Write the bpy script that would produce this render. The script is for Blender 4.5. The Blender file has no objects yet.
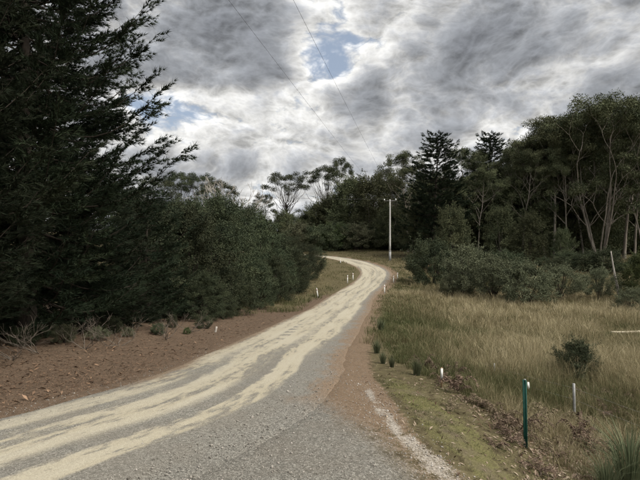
import bpy, math, random
import numpy as np

# ------------------------------------------------------------------ camera, sky, sun, exposure
scene = bpy.context.scene
COL = scene.collection
F, HOR, CZ = 490.0, 255.0, 3.0            # focal length and horizon row in pixels of a 640x480 frame, eye height

cam_d = bpy.data.cameras.new("camera")
cam = bpy.data.objects.new("camera", cam_d)
COL.objects.link(cam)
cam.location = (0, 0, CZ)
cam.rotation_euler = (math.radians(90), 0, 0)
cam_d.sensor_width = 36.0
cam_d.lens = F / 640.0 * 36.0
cam_d.shift_y = (HOR - 240.0) / 640.0
cam_d.clip_start = 0.05
cam_d.clip_end = 9000
scene.camera = cam

SUN_EL, SUN_AZ = math.radians(52), math.radians(122)     # azimuth from +Y, positive to the right
sun_vec = (math.sin(SUN_AZ) * math.cos(SUN_EL), math.cos(SUN_AZ) * math.cos(SUN_EL), math.sin(SUN_EL))
sd = bpy.data.lights.new("sun", 'SUN')
sd.energy = 2.0
sd.angle = math.radians(35)
sd.color = (1.0, 0.95, 0.86)
sun = bpy.data.objects.new("sun", sd)
COL.objects.link(sun)
sun.rotation_euler = (math.pi / 2 - SUN_EL, 0, -SUN_AZ + math.pi)
sun.location = (0, 0, 60)

scene.view_settings.view_transform = 'Standard'
scene.view_settings.look = 'None'
scene.view_settings.gamma = 1.0
scene.view_settings.use_curve_mapping = False
scene.view_settings.exposure = 1.2
scene.render.engine = 'CYCLES'
scene.cycles.max_bounces = 4
scene.cycles.diffuse_bounces = 2
scene.cycles.glossy_bounces = 2
scene.cycles.transmission_bounces = 2
scene.cycles.use_denoising = True
scene.cycles.use_adaptive_sampling = True
scene.cycles.adaptive_threshold = 0.04
scene.cycles.adaptive_min_samples = 24


class G:
    """small helper round a node tree"""
    def __init__(s, tree):
        s.t = tree
        s.n = tree.nodes
        s.l = tree.links

    def node(s, typ, **kw):
        nd = s.n.new(typ)
        for k, v in kw.items():
            setattr(nd, k, v)
        return nd

    def put(s, sock, v):
        if hasattr(v, 'is_linked') or isinstance(v, bpy.types.NodeSocket):
            s.l.new(v, sock)
        else:
            sock.default_value = v

    def math(s, op, a, b=0.0, c=0.0, clamp=False):
        nd = s.node('ShaderNodeMath', operation=op, use_clamp=clamp)
        s.put(nd.inputs[0], a)
        s.put(nd.inputs[1], b)
        s.put(nd.inputs[2], c)
        return nd.outputs[0]

    def vmath(s, op, a, b=(0, 0, 0), scale=None):
        nd = s.node('ShaderNodeVectorMath', operation=op)
        s.put(nd.inputs[0], a)
        s.put(nd.inputs[1], b)
        if scale is not None:
            s.put(nd.inputs['Scale'], scale)
        return nd.outputs['Value'] if op in ('DISTANCE', 'DOT_PRODUCT', 'LENGTH') else nd.outputs[0]

    def noise(s, vec, scale, detail=4, rough=0.55, dist=0.0, out='Fac'):
        nd = s.node('ShaderNodeTexNoise')
        if vec is not None:
            s.l.new(vec, nd.inputs['Vector'])
        s.put(nd.inputs['Scale'], scale)
        s.put(nd.inputs['Detail'], detail)
        s.put(nd.inputs['Roughness'], rough)
        s.put(nd.inputs['Distortion'], dist)
        return nd.outputs[out]

    def voronoi(s, vec, scale, out='Color', feature='F1'):
        nd = s.node('ShaderNodeTexVoronoi', feature=feature)
        if vec is not None:
            s.l.new(vec, nd.inputs['Vector'])
        s.put(nd.inputs['Scale'], scale)
        return nd.outputs[out]

    def ramp(s, fac, stops, interp='LINEAR'):
        nd = s.node('ShaderNodeValToRGB')
        cr = nd.color_ramp
        cr.interpolation = interp
        while len(cr.elements) < len(stops):
            cr.elements.new(0.5)
        for e, (p, c) in zip(cr.elements, stops):
            e.position = p
            if not hasattr(c, '__len__'):
                c = (c, c, c)
            e.color = (c[0], c[1], c[2], 1)
        s.put(nd.inputs[0], fac)
        return nd.outputs[0]

    def step(s, v, a, b, lo=0.0, hi=1.0):
        nd = s.node('ShaderNodeMapRange', interpolation_type='SMOOTHSTEP')
        s.put(nd.inputs[0], v)
        s.put(nd.inputs[1], a)
        s.put(nd.inputs[2], b)
        s.put(nd.inputs[3], lo)
        s.put(nd.inputs[4], hi)
        return nd.outputs[0]

    def mix(s, fac, a, b, mode='MIX'):
        nd = s.node('ShaderNodeMix', data_type='RGBA', blend_type=mode)
        s.put(nd.inputs[0], fac)
        for sock, v in ((nd.inputs[6], a), (nd.inputs[7], b)):
            if isinstance(v, (tuple, list)):
                v = (v[0], v[1], v[2], 1)
            s.put(sock, v)
        return nd.outputs[2]

    def attr(s, name):
        return s.node('ShaderNodeAttribute', attribute_name=name).outputs['Fac']


def pix_dir(px, row):
    v = np.array([(px - 320) / F, 1.0, (HOR - row) / F])
    return v / np.linalg.norm(v)


world = bpy.data.worlds.new("World")
scene.world = world
world.use_nodes = True
w = G(world.node_tree)
bg = w.n['Background']
sky = w.node('ShaderNodeTexSky', sky_type='NISHITA', sun_disc=False)
sky.sun_elevation = SUN_EL
sky.sun_rotation = SUN_AZ
sky.air_density = 1.0
sky.dust_density = 1.5
tc = w.node('ShaderNodeTexCoord')
D = tc.outputs['Generated']
sep = w.node('ShaderNodeSeparateXYZ')
w.l.new(D, sep.inputs[0])
P = w.vmath('MULTIPLY', D, (1.0, 1.0, 1.8))
warp = w.noise(P, 3.5, 3, 0.5, out='Color')
warp = w.vmath('SCALE', w.vmath('SUBTRACT', warp, (0.5, 0.5, 0.5)), scale=0.14)
PW = w.vmath('ADD', P, warp)
n1 = w.noise(PW, 2.4, 2, 0.5)
n2 = w.noise(PW, 6.2, 8, 0.62)


def billow(vec):
    tot = None
    for sc_, am in ((7.5, 1.0), (15.5, .58), (33.0, .34), (70.0, .20), (150.0, .11)):
        v_ = w.math('MULTIPLY', w.math('ABSOLUTE', w.math('SUBTRACT', w.noise(vec, sc_, 0, .5), .5)), am)
        tot = v_ if tot is None else w.math('ADD', tot, v_)
    return tot


b1 = billow(PW)
b2 = billow(w.vmath('ADD', PW, (-.008, 0, .020)))
dens = w.math('ADD', w.math('MULTIPLY', n1, 0.42), w.math('MULTIPLY', n2, 0.46))
dens = w.math('ADD', dens, w.math('MULTIPLY', b1, .44))
dens = w.math('ADD', dens, -0.012)
# the banks of cloud and the gaps that the photograph shows: (px, row, radius px, vertical stretch, amount)
BANKS = [(220, 42, 105, 1.5, .13), (165, 10, 90, 1.5, .08), (255, 62, 60, 1.6, .05),
         (318, 22, 42, .8, -.15), (332, 58, 56, 1.8, -.13), (395, 62, 50, 1.2, -.05),
         (148, 104, 38, 2.2, -.17), (245, 112, 120, 2.3, -.12), (330, 84, 50, 2, -.05), (185, 128, 60, 1.5, -.03),
         (370, 92, 50, 2.0, .06), (455, 58, 100, 1.8, .07), (420, 98, 80, 2.2, .06),
         (580, 40, 150, 1.6, .09), (625, 80, 90, 1.4, .05), (540, 76, 50, 3.0, -.07), (430, 10, 80, 3.0, -.05),
         (470, 128, 120, 3.2, -.05), (300, 170, 190, 3.6, .05), (200, 168, 80, 3, .05), (275, 194, 70, 3.5, -.07)]
for (px, row, rad, st, amt) in BANKS:
    c = pix_dir(px, row)
    dd = w.vmath('DISTANCE', w.vmath('MULTIPLY', D, (1, 1, st)), (c[0], c[1], c[2] * st))
    dens = w.math('ADD', dens, w.step(dd, 0.0, rad / F * 1.35, amt, 0.0))
cover = w.step(dens, 0.33, 0.45)
bright = w.ramp(dens, [(0.36, (.34, .355, .38)), (0.45, (.40, .397, .385)), (0.52, (.30, .30, .298)),
                       (0.58, (.20, .205, .214)), (0.66, (.135, .141, .151)), (0.80, (.100, .105, .115))])
relief = w.math('MULTIPLY_ADD', w.math('SUBTRACT', b1, b2), 2.2, 1.0)
bright = w.vmath('SCALE', bright, scale=w.math('MAXIMUM', relief, .55))
# clouds glow a little towards the hidden sun
glow = w.step(w.vmath('DOT_PRODUCT', D, sun_vec), 0.2, 1.0, 0.97, 1.35)
cloud = w.vmath('SCALE', bright, scale=glow)
blue = w.mix(.42, w.vmath('SCALE', sky.outputs[0], scale=0.05), (.26, .29, .33))
out = w.mix(cover, blue, cloud)
w.l.new(out, bg.inputs['Color'])
bg.inputs['Strength'].default_value = 1.0
world.cycles.sampling_method = 'MANUAL'
world.cycles.sample_map_resolution = 256

# ------------------------------------------------------------------ mesh helpers
RNG = np.random.default_rng(11)


def build_mesh(name, V, faces, mat, tint=None, smooth=False, attrs=None, uv=None):
    """faces: list of (M,k) integer arrays"""
    me = bpy.data.meshes.new(name)
    V = np.asarray(V, dtype=np.float32)
    faces = [np.asarray(f, dtype=np.int32) for f in faces if len(f)]
    me.vertices.add(len(V))
    me.vertices.foreach_set('co', V.ravel())
    loops = np.concatenate([f.ravel() for f in faces])
    totals = np.concatenate([np.full(len(f), f.shape[1], dtype=np.int32) for f in faces])
    starts = np.concatenate([[0], np.cumsum(totals)[:-1]]).astype(np.int32)
    me.loops.add(len(loops))
    me.loops.foreach_set('vertex_index', loops)
    me.polygons.add(len(totals))
    me.polygons.foreach_set('loop_start', starts)
    me.polygons.foreach_set('loop_total', totals)
    if smooth:
        me.polygons.foreach_set('use_smooth', np.ones(len(totals), dtype=bool))
    me.update(calc_edges=True)
    if tint is not None:
        attrs = dict(attrs or {}, tint=tint)
    for k, v in (attrs or {}).items():
        a = me.attributes.new(k, 'FLOAT', 'POINT')
        a.data.foreach_set('value', np.asarray(v, dtype=np.float32))
    if uv is not None:
        l = me.uv_layers.new(name='UVMap')
        l.data.foreach_set('uv', np.asarray(uv, dtype=np.float32)[loops].ravel())
    if mat is not None:
        me.materials.append(mat)
    return me


def obj(name, me, parent=None, loc=None):
    o = bpy.data.objects.new(name, me)
    COL.objects.link(o)
    if parent is not None:
        o.parent = parent
    if loc is not None:
        o.location = loc
    return o


def tag(o, label=None, cat=None, group=None, kind=None):
    for k, v in (('label', label), ('category', cat), ('group', group), ('kind', kind)):
        if v:
            o[k] = v
    return o


class MB:
    """collects tubes, leaves and boxes into one mesh"""
    def __init__(s):
        s.V, s.Q, s.T, s.tint, s.n = [], [], [], [], 0

    def add(s, V, Q=None, T=None, tint=0.5):
        V = np.asarray(V, dtype=np.float64)
        if Q is not None and len(Q):
            s.Q.append(np.asarray(Q) + s.n)
        if T is not None and len(T):
            s.T.append(np.asarray(T) + s.n)
        s.V.append(V)
        s.tint.append(np.broadcast_to(np.asarray(tint, dtype=np.float64), (len(V),)))
        s.n += len(V)

    def tube(s, pts, radii, k=6, tint=0.5, cap=True):
        pts = np.asarray(pts, dtype=float)
        radii = np.broadcast_to(np.asarray(radii, dtype=float), (len(pts),))
        tg = np.gradient(pts, axis=0)
        tg /= np.linalg.norm(tg, axis=1)[:, None] + 1e-9
        ref = np.array([0.31, 0.95, 0.05]) if abs(tg[:, 2]).mean() > 0.6 else np.array([0.05, 0.1, 1.0])
        a = np.cross(tg, ref)
        a /= np.linalg.norm(a, axis=1)[:, None] + 1e-9
        b = np.cross(tg, a)
        th = np.linspace(0, 2 * math.pi, k, endpoint=False)
        ring = np.cos(th)[None, :, None] * a[:, None, :] + np.sin(th)[None, :, None] * b[:, None, :]
        V = (pts[:, None, :] + ring * radii[:, None, None]).reshape(-1, 3)
        n = len(pts)
        i, j = np.meshgrid(np.arange(n - 1), np.arange(k), indexing='ij')
        Q = np.stack([i * k + j, i * k + (j + 1) % k, (i + 1) * k + (j + 1) % k, (i + 1) * k + j], -1).reshape(-1, 4)
        T = None
        if cap:
            V = np.vstack([V, pts[-1], pts[0]])
            jj = np.arange(k)
            T = np.vstack([np.stack([(n - 1) * k + jj, (n - 1) * k + (jj + 1) % k, np.full(k, n * k)], -1),
                           np.stack([(jj + 1) % k, jj, np.full(k, n * k + 1)], -1)])
        s.add(V, Q, T, tint)

    def box(s, x0, x1, y0, y1, z0, z1, tint=0.5):
        V = [(x, y, z) for z in (z0, z1) for y in (y0, y1) for x in (x0, x1)]
        Q = [(0, 2, 3, 1), (4, 5, 7, 6), (0, 1, 5, 4), (2, 6, 7, 3), (0, 4, 6, 2), (1, 3, 7, 5)]
        s.add(V, Q, None, tint)

    def leaves(s, C, dirs, length, width, rng, tint):
        """rhombic leaves: base C, direction dirs, random roll"""
        n = len(C)
        d = dirs / (np.linalg.norm(dirs, axis=1)[:, None] + 1e-9)
        r = rng.normal(size=(n, 3))
        sd_ = np.cross(d, r)
        sd_ /= np.linalg.norm(sd_, axis=1)[:, None] + 1e-9
        L = np.broadcast_to(length, (n,))[:, None]
        W = np.broadcast_to(width, (n,))[:, None]
        V = np.stack([C, C + d * L * .45 + sd_ * W * .5, C + d * L, C + d * L * .45 - sd_ * W * .5], 1).reshape(-1, 3)
        q = np.arange(n)[:, None] * 4 + np.arange(4)[None, :]
        s.add(V, q, None, np.repeat(np.broadcast_to(tint, (n,)), 4))

    def needles(s, C, dirs, length, width, rng, tint):
        n = len(C)
        d = dirs / (np.linalg.norm(dirs, axis=1)[:, None] + 1e-9)
        sd_ = np.cross(d, rng.normal(size=(n, 3)))
        sd_ /= np.linalg.norm(sd_, axis=1)[:, None] + 1e-9
        L = np.broadcast_to(length, (n,))[:, None]
        W = np.broadcast_to(width, (n,))[:, None]
        V = np.stack([C - sd_ * W * .5, C + sd_ * W * .5, C + d * L], 1).reshape(-1, 3)
        t = np.arange(n)[:, None] * 3 + np.arange(3)[None, :]
        s.add(V, None, t, np.repeat(np.broadcast_to(tint, (n,)), 3))

    def blades(s, B, lean, height, width, rng, tint):
        """bent grass blades: quad + tip triangle; B base points, lean horizontal vectors"""
        n = len(B)
        th = rng.uniform(0, 2 * math.pi, n)
        sd_ = np.stack([np.cos(th), np.sin(th), np.zeros(n)], -1)
        H = np.broadcast_to(height, (n,))[:, None]
        W = np.broadcast_to(width, (n,))[:, None]
        up = np.array([0, 0, 1.0])
        m = B + up * H * .58 + lean * H * .28
        t = B + up * H * (1 - .25 * np.linalg.norm(lean, axis=1)[:, None]) + lean * H
        V = np.stack([B - sd_ * W * .5, B + sd_ * W * .5, m + sd_ * W * .42, m - sd_ * W * .42, t], 1).reshape(-1, 3)
        base = np.arange(n)[:, None] * 5
        s.add(V, base + np.array([[0, 1, 2, 3]]), base + np.array([[3, 2, 4]]), np.repeat(np.broadcast_to(tint, (n,)), 5))

    def mesh(s, name, mat, smooth=False):
        f = []
        if s.Q:
            f.append(np.concatenate(s.Q))
        if s.T:
            f.append(np.concatenate(s.T))
        return build_mesh(name, np.concatenate(s.V), f, mat, np.concatenate(s.tint), smooth)


# ------------------------------------------------------------------ the lie of the land
PY = np.array([-400, -100, -20, 0, 10.2, 14, 18.5, 24, 31, 38, 48, 58, 68, 78, 88, 96, 104, 115, 130, 160, 220, 400, 1000, 6000.])
PZ = np.array([1.5, .6, .12, .02, 0, -.27, -.55, -.75, -1.05, -1.27, -1.4, -1.14, -.47, .6, 1.74, 2.6, 3.3, 4.5, 6.3, 9.0, 13, 22, 34, 40.])


def profile(y):
    y = np.asarray(y, dtype=float)
    k = np.clip(np.abs(y) * .06, .6, 30)
    return sum(np.interp(y + k * o, PY, PZ) for o in (-1, -.5, 0, .5, 1)) / 5


CL = np.array([(-60, -42), (-40, -25), (-24, -12), (-14.5, -3.5), (-8.6, 2.2), (-5.2, 5.8), (-3.55, 8.2), (-2.5, 10.2), (-1.85, 13.5), (-1.4, 18.5), (-.55, 24),
               (.35, 31), (1.47, 38), (2.8, 48), (4.9, 58), (7.5, 68.5), (8.6, 78), (6.4, 88.5), (1.0, 97.5), (-8, 104), (-20, 109), (-40, 114), (-80, 120)], dtype=float)


def catmull(P_, per=24):
    out = []
    for i in range(1, len(P_) - 2):
        p0, p1, p2, p3 = P_[i - 1], P_[i], P_[i + 1], P_[i + 2]
        t = np.linspace(0, 1, per, endpoint=False)[:, None]
        out.append(.5 * ((2 * p1) + (-p0 + p2) * t + (2 * p0 - 5 * p1 + 4 * p2 - p3) * t ** 2 + (-p0 + 3 * p1 - 3 * p2 + p3) * t ** 3))
    return np.vstack(out + [P_[-2][None]])


CLD = catmull(CL)
seg = np.linalg.norm(np.diff(CLD, axis=0), axis=1)
CLS = np.concatenate([[0], np.cumsum(seg)])
CLT = np.gradient(CLD, axis=0)
CLT /= np.linalg.norm(CLT, axis=1)[:, None]
CLN = np.stack([CLT[:, 1], -CLT[:, 0]], -1)       # to the right of travel


def road_uv(x, y):
    """signed distance right of the centre line, and index of the nearest centre point"""
    x = np.atleast_1d(np.asarray(x, float))
    y = np.atleast_1d(np.asarray(y, float))
    d = np.empty(len(x))
    ix = np.empty(len(x), int)
    for a in range(0, len(x), 8000):
        q = np.stack([x[a:a + 8000], y[a:a + 8000]], -1)
        dd = ((q[:, None, :] - CLD[None]) ** 2).sum(-1)
        i = dd.argmin(1)
        v = q - CLD[i]
        d[a:a + 8000] = np.sqrt(dd[np.arange(len(i)), i]) * np.sign((v * CLN[i]).sum(-1))
        ix[a:a + 8000] = i
    return d, ix


def sm(v, a, b):
    t = np.clip((v - a) / (b - a), 0, 1)
    return t * t * (3 - 2 * t)


def vnoise(x, y, s, seed=0):
    """smooth value noise 0..1"""
    x = np.asarray(x, float) * s + seed * 17.3
    y = np.asarray(y, float) * s + seed * 9.1
    xi, yi = np.floor(x), np.floor(y)
    fx, fy = x - xi, y - yi
    fx, fy = fx * fx * (3 - 2 * fx), fy * fy * (3 - 2 * fy)

    def h(a, b):
        v = np.sin(a * 127.1 + b * 311.7 + seed * 74.7) * 43758.5453
        return v - np.floor(v)
    return (h(xi, yi) * (1 - fx) + h(xi + 1, yi) * fx) * (1 - fy) + (h(xi, yi + 1) * (1 - fx) + h(xi + 1, yi + 1) * fx) * fy


HALF = 2.6


def ground(x, y, cut=True):
    x = np.atleast_1d(np.asarray(x, float))
    y = np.atleast_1d(np.asarray(y, float))
    d, ix = road_uv(x, y)
    zr = profile(CLD[ix][:, 1])
    z0 = profile(y)
    drop = np.interp(y, [-30, 4, 8, 14, 25, 40, 70, 100], [.3, .7, .85, .85, .75, .5, .2, 0])
    z = z0 - drop * sm(d, 2.6, 9.0)
    z = z + .25 * sm(-d, 3.0, 9) * sm(y, -20, 5) * (1 - sm(y, 60, 90))
    amp = sm(np.abs(d), 3.0, 9.0)
    z = z + amp * ((vnoise(x, y, .35, 1) - .5) * .22 + (vnoise(x, y, .09, 2) - .5) * .5 + (vnoise(x, y, 1.3, 3) - .5) * .07)
    k = sm(np.abs(d), 2.4, 7.0)
    z = zr * (1 - k) + z * k
    if cut:
        z = z - .10 * (1 - sm(np.abs(d), HALF - .45, HALF - .12))
    return z


def g1(x, y):
    return float(ground([x], [y], False)[0])


# ------------------------------------------------------------------ materials
def new_mat(name):
    m = bpy.data.materials.new(name)
    m.use_nodes = True
    g = G(m.node_tree)
    b = g.n['Principled BSDF']
    return m, g, b


def leaf_mat(name, dark, light, rough=.7, trans=.25, rand=.35, spec=.10):
    m, g, b = new_mat(name)
    t = g.attr('tint')
    oi = g.node('ShaderNodeObjectInfo').outputs['Random']
    col = g.mix(t, dark, light)
    val = g.math('ADD', g.math('MULTIPLY', oi, rand), 1 - rand / 2)
    hsv = g.node('ShaderNodeHueSaturation')
    g.put(hsv.inputs['Value'], val)
    g.put(hsv.inputs['Hue'], g.math('ADD', g.math('MULTIPLY', oi, .04), .48))
    g.l.new(col, hsv.inputs['Color'])
    b.inputs['Roughness'].default_value = rough
    b.inputs['Specular IOR Level'].default_value = spec
    g.l.new(hsv.outputs[0], b.inputs['Base Color'])
    if trans < .2:
        return m
    tr = g.node('ShaderNodeBsdfTranslucent')
    g.l.new(hsv.outputs[0], tr.inputs[0])
    mx = g.node('ShaderNodeMixShader')
    mx.inputs[0].default_value = trans
    g.l.new(b.outputs[0], mx.inputs[1])
    g.l.new(tr.outputs[0], mx.inputs[2])
    g.l.new(mx.outputs[0], g.n['Material Output'].inputs[0])
    return m


def bark_mat(name, a, b_, scale=6, bump=.5, stretch=.2):
    m, g, b = new_mat(name)
    tcn = g.node('ShaderNodeTexCoord')
    v = g.vmath('MULTIPLY', tcn.outputs['Object'], (1, 1, stretch))
    n = g.noise(v, scale, 6, .65)
    col = g.ramp(n, [(.3, a), (.68, b_)])
    g.l.new(col, b.inputs['Base Color'])
    b.inputs['Roughness'].default_value = .9
    b.inputs['Specular IOR Level'].default_value = .15
    bp = g.node('ShaderNodeBump')
    bp.inputs['Strength'].default_value = bump
    bp.inputs['Distance'].default_value = .04
    g.l.new(n, bp.inputs['Height'])
    g.l.new(bp.outputs[0], b.inputs['Normal'])
    return m


def plain_mat(name, a, b_, scale=20, rough=.6, spec=.3, metal=0.0):
    m, g, b = new_mat(name)
    tcn = g.node('ShaderNodeTexCoord')
    n = g.noise(tcn.outputs['Object'], scale, 5, .65)
    g.l.new(g.ramp(n, [(.3, a), (.7, b_)]), b.inputs['Base Color'])
    b.inputs['Roughness'].default_value = rough
    b.inputs['Specular IOR Level'].default_value = spec
    b.inputs['Metallic'].default_value = metal
    return m


M = {}
M['pine'] = leaf_mat('pine_needles', (.011, .018, .011), (.032, .042, .022), trans=.12)
M['gum'] = leaf_mat('gum_leaves', (.044, .056, .030), (.128, .136, .072), trans=.15, rand=.55)
M['wattle'] = leaf_mat('wattle_leaves', (.026, .036, .021), (.078, .088, .048), trans=.15, rand=.6)
M['gum_backlit_and_wisp'] = leaf_mat('backlit_gum_and_wisp_leaves', (.026, .034, .020), (.070, .078, .042), trans=.15)  # skyline gums: backlit shade put into leaf colour; wisp shrub: its own dark green
M['greybush'] = leaf_mat('grey_green_leaves', (.062, .069, .041), (.148, .154, .094), trans=.15)
M['olive'] = leaf_mat('olive_leaves', (.05, .07, .03), (.12, .14, .06), trans=.2)
M['sedge'] = leaf_mat('sedge_blades', (.05, .062, .032), (.20, .215, .125), trans=.2)
M['bracken'] = leaf_mat('dead_bracken', (.085, .062, .043), (.25, .19, .135), trans=.1)
M['deadleaf'] = leaf_mat('dead_leaves', (.09, .055, .035), (.40, .33, .25), trans=.05, rand=0)
M['needle_litter'] = leaf_mat('pine_litter_flakes', (.04, .025, .017), (.27, .175, .115), trans=.0, rand=0)
M['gum_bark'] = bark_mat('gum_bark', (.09, .075, .06), (.36, .32, .27), 4, .6, .12)
M['dark_bark'] = bark_mat('dark_bark', (.022, .018, .014), (.07, .057, .046), 10, .8, .3)
M['dead_wood'] = bark_mat('dead_wood', (.22, .20, .18), (.50, .46, .41), 8, .4, .15)
M['dry_log'] = bark_mat('dry_log', (.40, .34, .25), (.62, .55, .42), 8, .3, .2)
M['twig'] = bark_mat('dry_twigs', (.06, .05, .04), (.20, .17, .14), 8, .2, .3)
M['pole'] = bark_mat('pale_pole', (.46, .45, .42), (.60, .59, .56), 5, .15, .1)
M['white'] = plain_mat('white_post_paint', (.50, .49, .45), (.80, .80, .77), 9)
M['stake'] = plain_mat('stake_wood', (.22, .15, .09), (.38, .27, .17), 40, .85, .1)
M['green'] = plain_mat('green_picket_paint', (.010, .055, .042), (.018, .10, .075), 14, .6)
M['red'] = plain_mat('red_reflector', (.30, .02, .02), (.42, .04, .03), 30, .3)
M['galv'] = plain_mat('galvanised_steel', (.20, .20, .195), (.36, .36, .35), 12, .6, .3, .2)
M['wire'] = plain_mat('wire', (.05, .05, .055), (.09, .09, .10), 30, .6)
M['porcelain'] = plain_mat('porcelain', (.65, .65, .64), (.8, .8, .79), 30, .2, .5)

# grass: colour runs from green through olive to straw
m, g, b = new_mat('field_grass')
t = g.attr('tint')
col = g.ramp(t, [(0, (.062, .075, .028)), (.3, (.108, .112, .050)), (.55, (.17, .148, .080)), (.8, (.31, .262, .152)), (1, (.42, .365, .235))])
g.l.new(col, b.inputs['Base Color'])
b.inputs['Roughness'].default_value = .7
b.inputs['Specular IOR Level'].default_value = .15
tr = g.node('ShaderNodeBsdfTranslucent')
g.l.new(col, tr.inputs[0])
mx = g.node('ShaderNodeMixShader')
mx.inputs[0].default_value = .25
g.l.new(b.outputs[0], mx.inputs[1])
g.l.new(tr.outputs[0], mx.inputs[2])
g.l.new(mx.outputs[0], g.n['Material Output'].inputs[0])
M['grass'] = m


def gravel_tone(g, vec, scale):
    v = g.voronoi(vec, scale, 'Color')
    s_ = g.node('ShaderNodeSeparateColor')
    g.l.new(v, s_.inputs[0])
    dist = g.voronoi(vec, scale, 'Distance')
    return s_.outputs[0], dist


# ground
m, g, b = new_mat('ground_soil')
geo = g.node('ShaderNodeNewGeometry')
pos = geo.outputs['Position']
nA = g.noise(pos, .9, 5, .6)
nB = g.noise(pos, 5, 5, .65)
nC = g.noise(pos, 28, 4, .7)
rag = g.math('ADD', g.math('MULTIPLY', g.math('SUBTRACT', nB, .5), .9), g.math('MULTIPLY', g.math('SUBTRACT', nC, .5), .9))


def zone(name, lo=.42, hi=.62):
    return g.step(g.math('ADD', g.attr(name), rag), lo, hi)


tone, dist = gravel_tone(g, pos, 38)
tone2, dist2 = gravel_tone(g, pos, 95)
tmix = g.math('ADD', g.math('MULTIPLY', tone, .5), g.math('MULTIPLY', tone2, .5))
soil = g.ramp(nB, [(.3, (.055, .042, .024)), (.55, (.10, .085, .045)), (.75, (.16, .135, .075))])
pine_l = g.mix(g.step(nC, .35, .8), g.ramp(nB, [(.3, (.045, .032, .022)), (.5, (.088, .062, .043)), (.72, (.13, .090, .062))]), (.16, .115, .080))
brown = g.mix(.4, g.ramp(tmix, [(.12, (.085, .058, .038)), (.5, (.165, .117, .078)), (.85, (.28, .215, .155))]),
              g.ramp(nB, [(.3, (.105, .074, .047)), (.7, (.185, .130, .086))]))
grey = g.ramp(tmix, [(.08, (.074, .07, .061)), (.4, (.134, .127, .111)), (.7, (.205, .195, .171)), (.95, (.37, .355, .315))])
grey = g.mix(g.math('MULTIPLY', g.step(nA, .4, .65), .35), grey, (.15, .132, .108))
pale = g.ramp(tmix, [(.1, (.13, .11, .09)), (.4, (.24, .21, .175)), (.8, (.40, .365, .315))])
moss = g.mix(g.step(nA, .45, .65), g.ramp(nC, [(.3, (.075, .072, .030)), (.55, (.13, .122, .052)), (.75, (.19, .165, .08))]), g.ramp(nC, [(.3, (.075, .06, .038)), (.7, (.16, .13, .09))]))
col = g.mix(zone('pine'), soil, pine_l)
col = g.mix(zone('moss'), col, moss)
col = g.mix(zone('brown'), col, brown)
col = g.mix(zone('apron', .15, .95), col, grey)
col = g.mix(zone('pale', .45, .8), col, pale)
g.l.new(col, b.inputs['Base Color'])
b.inputs['Roughness'].default_value = .95
b.inputs['Specular IOR Level'].default_value = .12
hgt = g.math('ADD', g.math('MULTIPLY', g.math('SUBTRACT', 1.0, dist), .5), g.math('ADD', g.math('MULTIPLY', nC, 1.2), nB))
bp = g.node('ShaderNodeBump')
bp.inputs['Strength'].default_value = .55
bp.inputs['Distance'].default_value = .03
g.l.new(hgt, bp.inputs['Height'])
g.l.new(bp.outputs[0], b.inputs['Normal'])
M['ground'] = m

# road: sandy wheel-swept bands on grey gravel
m, g, b = new_mat('sandy_gravel_road')
uvn = g.node('ShaderNodeUVMap', uv_map='UVMap')
UV = uvn.outputs[0]
sp = g.node('ShaderNodeSeparateXYZ')
g.l.new(UV, sp.inputs[0])
u, v = sp.outputs[0], sp.outputs[1]
stre = g.vmath('MULTIPLY', UV, (1, .10, 1))
sA = g.noise(stre, 1.5, 5, .6)
sB = g.noise(g.vmath('MULTIPLY', UV, (1, .28, 1)), 6, 6, .7)
sC = g.noise(UV, 26, 4, .7)
wob = g.noise(g.vmath('MULTIPLY', UV, (.15, .16, 1)), 1.0, 3, .5)
uu = g.math('ADD', u, g.math('MULTIPLY', g.math('SUBTRACT', wob, .5), .9))
uu = g.math('ADD', uu, g.math('MULTIPLY', g.math('SUBTRACT', sB, .5), .32))
un = g.math('DIVIDE', g.math('ADD', uu, 2.6), 5.2)


def U(x):
    return (x + 2.6) / 5.2


near = g.ramp(un, [(U(-2.5), 0), (U(-2.15), .62), (U(-1.7), .70), (U(-1.5), .30), (U(-1.25), .28), (U(-1.05), .78), (U(-.2), .80), (U(0), .50),
                   (U(.18), .16), (U(.40), .14), (U(.55), .85), (U(1.08), .95), (U(1.25), .08), (U(1.6), 0)])
far = g.ramp(un, [(U(-2.4), 0), (U(-1.95), .85), (U(-1.2), .92), (U(-.95), .60), (U(-.7), .85), (U(-.1), .92), (U(.15), .55), (U(.42), .58), (U(.6), .92), (U(1.35), .92),
                  (U(1.6), .35), (U(1.9), 0)])
fmix = g.step(v, 'x' and 0.0, 1.0)   # replaced below
ROAD_FM = fmix.node
band = g.mix(fmix, near, far)
patch = g.step(g.math('ADD', sA, g.math('MULTIPLY', g.math('SUBTRACT', sB, .5), .5)), .34, .5, .0, 1.0)
band = g.math('MULTIPLY', band, g.math('ADD', g.math('MULTIPLY', patch, .55), .45))
band = g.math('ADD', band, g.math('MULTIPLY', g.math('SUBTRACT', sC, .5), .55))
band = g.math('ADD', band, g.math('MULTIPLY', g.math('SUBTRACT', sB, .5), 1.0))
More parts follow.
